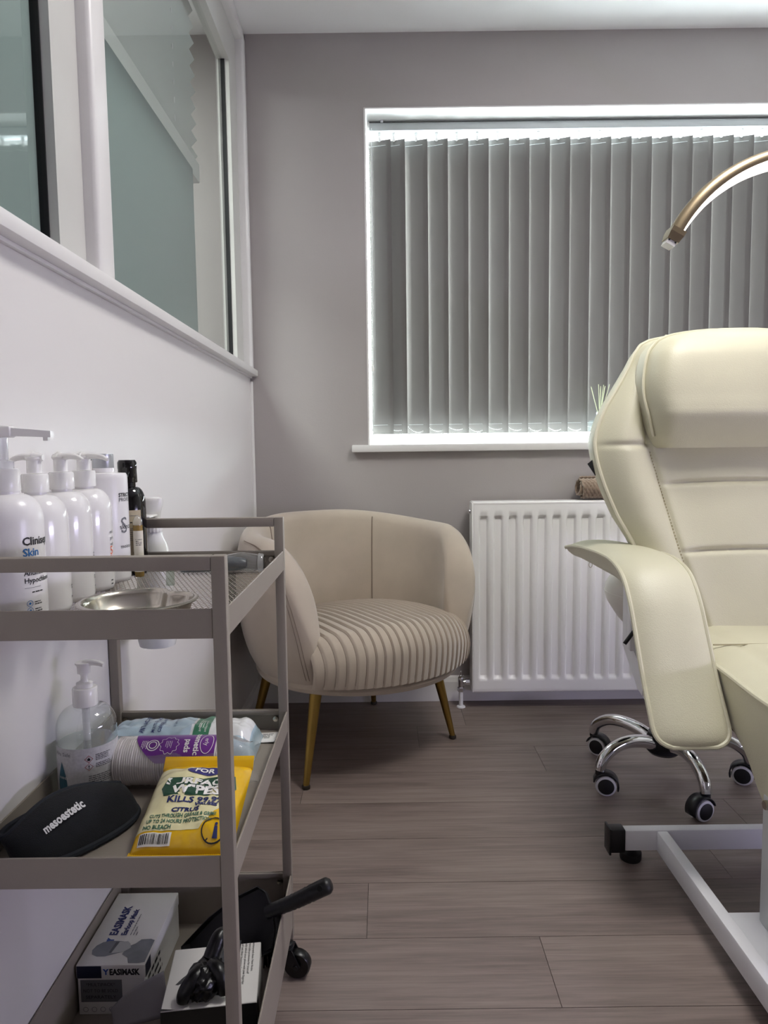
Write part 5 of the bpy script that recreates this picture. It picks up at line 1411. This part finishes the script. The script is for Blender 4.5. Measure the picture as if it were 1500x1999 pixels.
# dustpan leaning in the tray, handle over the rim
dp = thing('dustpan', 'black plastic dustpan with ribbed handle sticking out over the bottom tray rim', 'dustpan', (-0.23, 1.10, Z3))
M_dp = mat('black_dustpan', '141417', 0.42, bump=0.08, bscale=400)
org = Vector((-0.189, 1.060, 0.184)); ux = Vector((0.154, -0.018, 0.068)).normalized(); n0 = Vector((-0.25, -0.80, 0.42))
uy = n0.cross(ux).normalized(); nz_ = ux.cross(uy).normalized()
Mdp = Matrix((( ux.x, uy.x, nz_.x, org.x), (ux.y, uy.y, nz_.y, org.y), (ux.z, uy.z, nz_.z, org.z), (0, 0, 0, 1)))
pan = [(-0.158, -0.028), (-0.10, -0.046), (-0.04, -0.062), (-0.006, -0.058), (0.006, -0.034), (0.010, 0.0), (0.006, 0.024), (-0.006, 0.036), (-0.05, 0.032), (-0.10, 0.018), (-0.156, -0.008)]
def scale2(p, k, c=(-0.05, -0.01)): return [(c[0] + (x-c[0])*k, c[1] + (y-c[1])*k) for x, y in p]
g = G(); g.loft([[(x, y, -0.004) for x, y in scale2(pan, 0.93)], [(x, y, 0.010) for x, y in pan], [(x, y, 0.011) for x, y in scale2(pan, 0.975)], [(x, y, 0.000) for x, y in scale2(pan, 0.90)]])
wpart('pan', g.xf(Mdp), M_dp, dp, angle=30)
hp_ = smooth_path([(0.000, -0.004, 0.006), (0.014, -0.004, 0.008), (0.050, -0.003, 0.009), (0.085, 0.0, 0.008), (0.112, 0.002, 0.006)], 10)
def hr(t): return 0.0105 + 0.0022*sstep(0.15, 0.9, t) + (0.0005*math.sin(t*110) if 0.30 < t < 0.72 else 0) - 0.004*sstep(0.93, 1.0, t)
hh = wpart('handle', G().tube(hp_, hr, 18).xf(Mdp), M_dp, dp, angle=60)
ho = G().lathe([(0, -0.0155), (0.0042, -0.0155), (0.0042, 0.0155), (0, 0.0155)], n=14).xf(Mdp @ Matrix.Translation((0.099, 0.001, 0.0065)) @ Matrix.Rotation(0, 4, 'X'))
wpart('hanging_hole', ho, mat('hole_black', '020202', 0.9), hh, smooth=False)
# hand brush under the dustpan
hbz = thing('hand_brush', 'black hand brush tucked under the dustpan by the tray side', 'brush', (-0.19, 1.085, Z3))
wpart('block', G().box(-0.200, -0.1735, 1.050, 1.145, 0.118, 0.132, 0.004), M_dp, hbz)
g = G()
for i in range(4):
    for j in range(22):
        x, y = -0.197 + i*0.007, 1.053 + j*0.0042
        g.cyl((x, y, 0.119), (x + random.uniform(-.002, .002), y + random.uniform(-.001, .001), Z3), 0.0014, n=5)
tag(wpart('bristles', g, M_rubber, hbz, smooth=False), kind='stuff')
# translucent plastic sheet curving between the boxes
sh = thing('plastic_visor', 'curved translucent grey plastic sheet between the mask box and glove box', 'plastic sheet', (-0.330, 0.99, Z3))
def shf(u, v):
    x = -0.392 + 0.070*u; y = 0.935 + 0.022*u + 0.004*math.sin(PI*v)
    zt = 0.137 + 0.028*u - 0.012*(1-u)**3
    return (x - 0.003*math.sin(PI*u)*v, y - 0.006*v, Z3 + 0.001 + (zt - Z3)*v)
g = G(); g.grid(shf, 24, 10)
wpart('sheet', g, clear_mat('frosted_plastic', (0.75, 0.74, 0.78), refl=1.0, rough=0.25, haze=0.62, haze_col=(0.52, 0.51, 0.56)), sh, solid=0.0006)
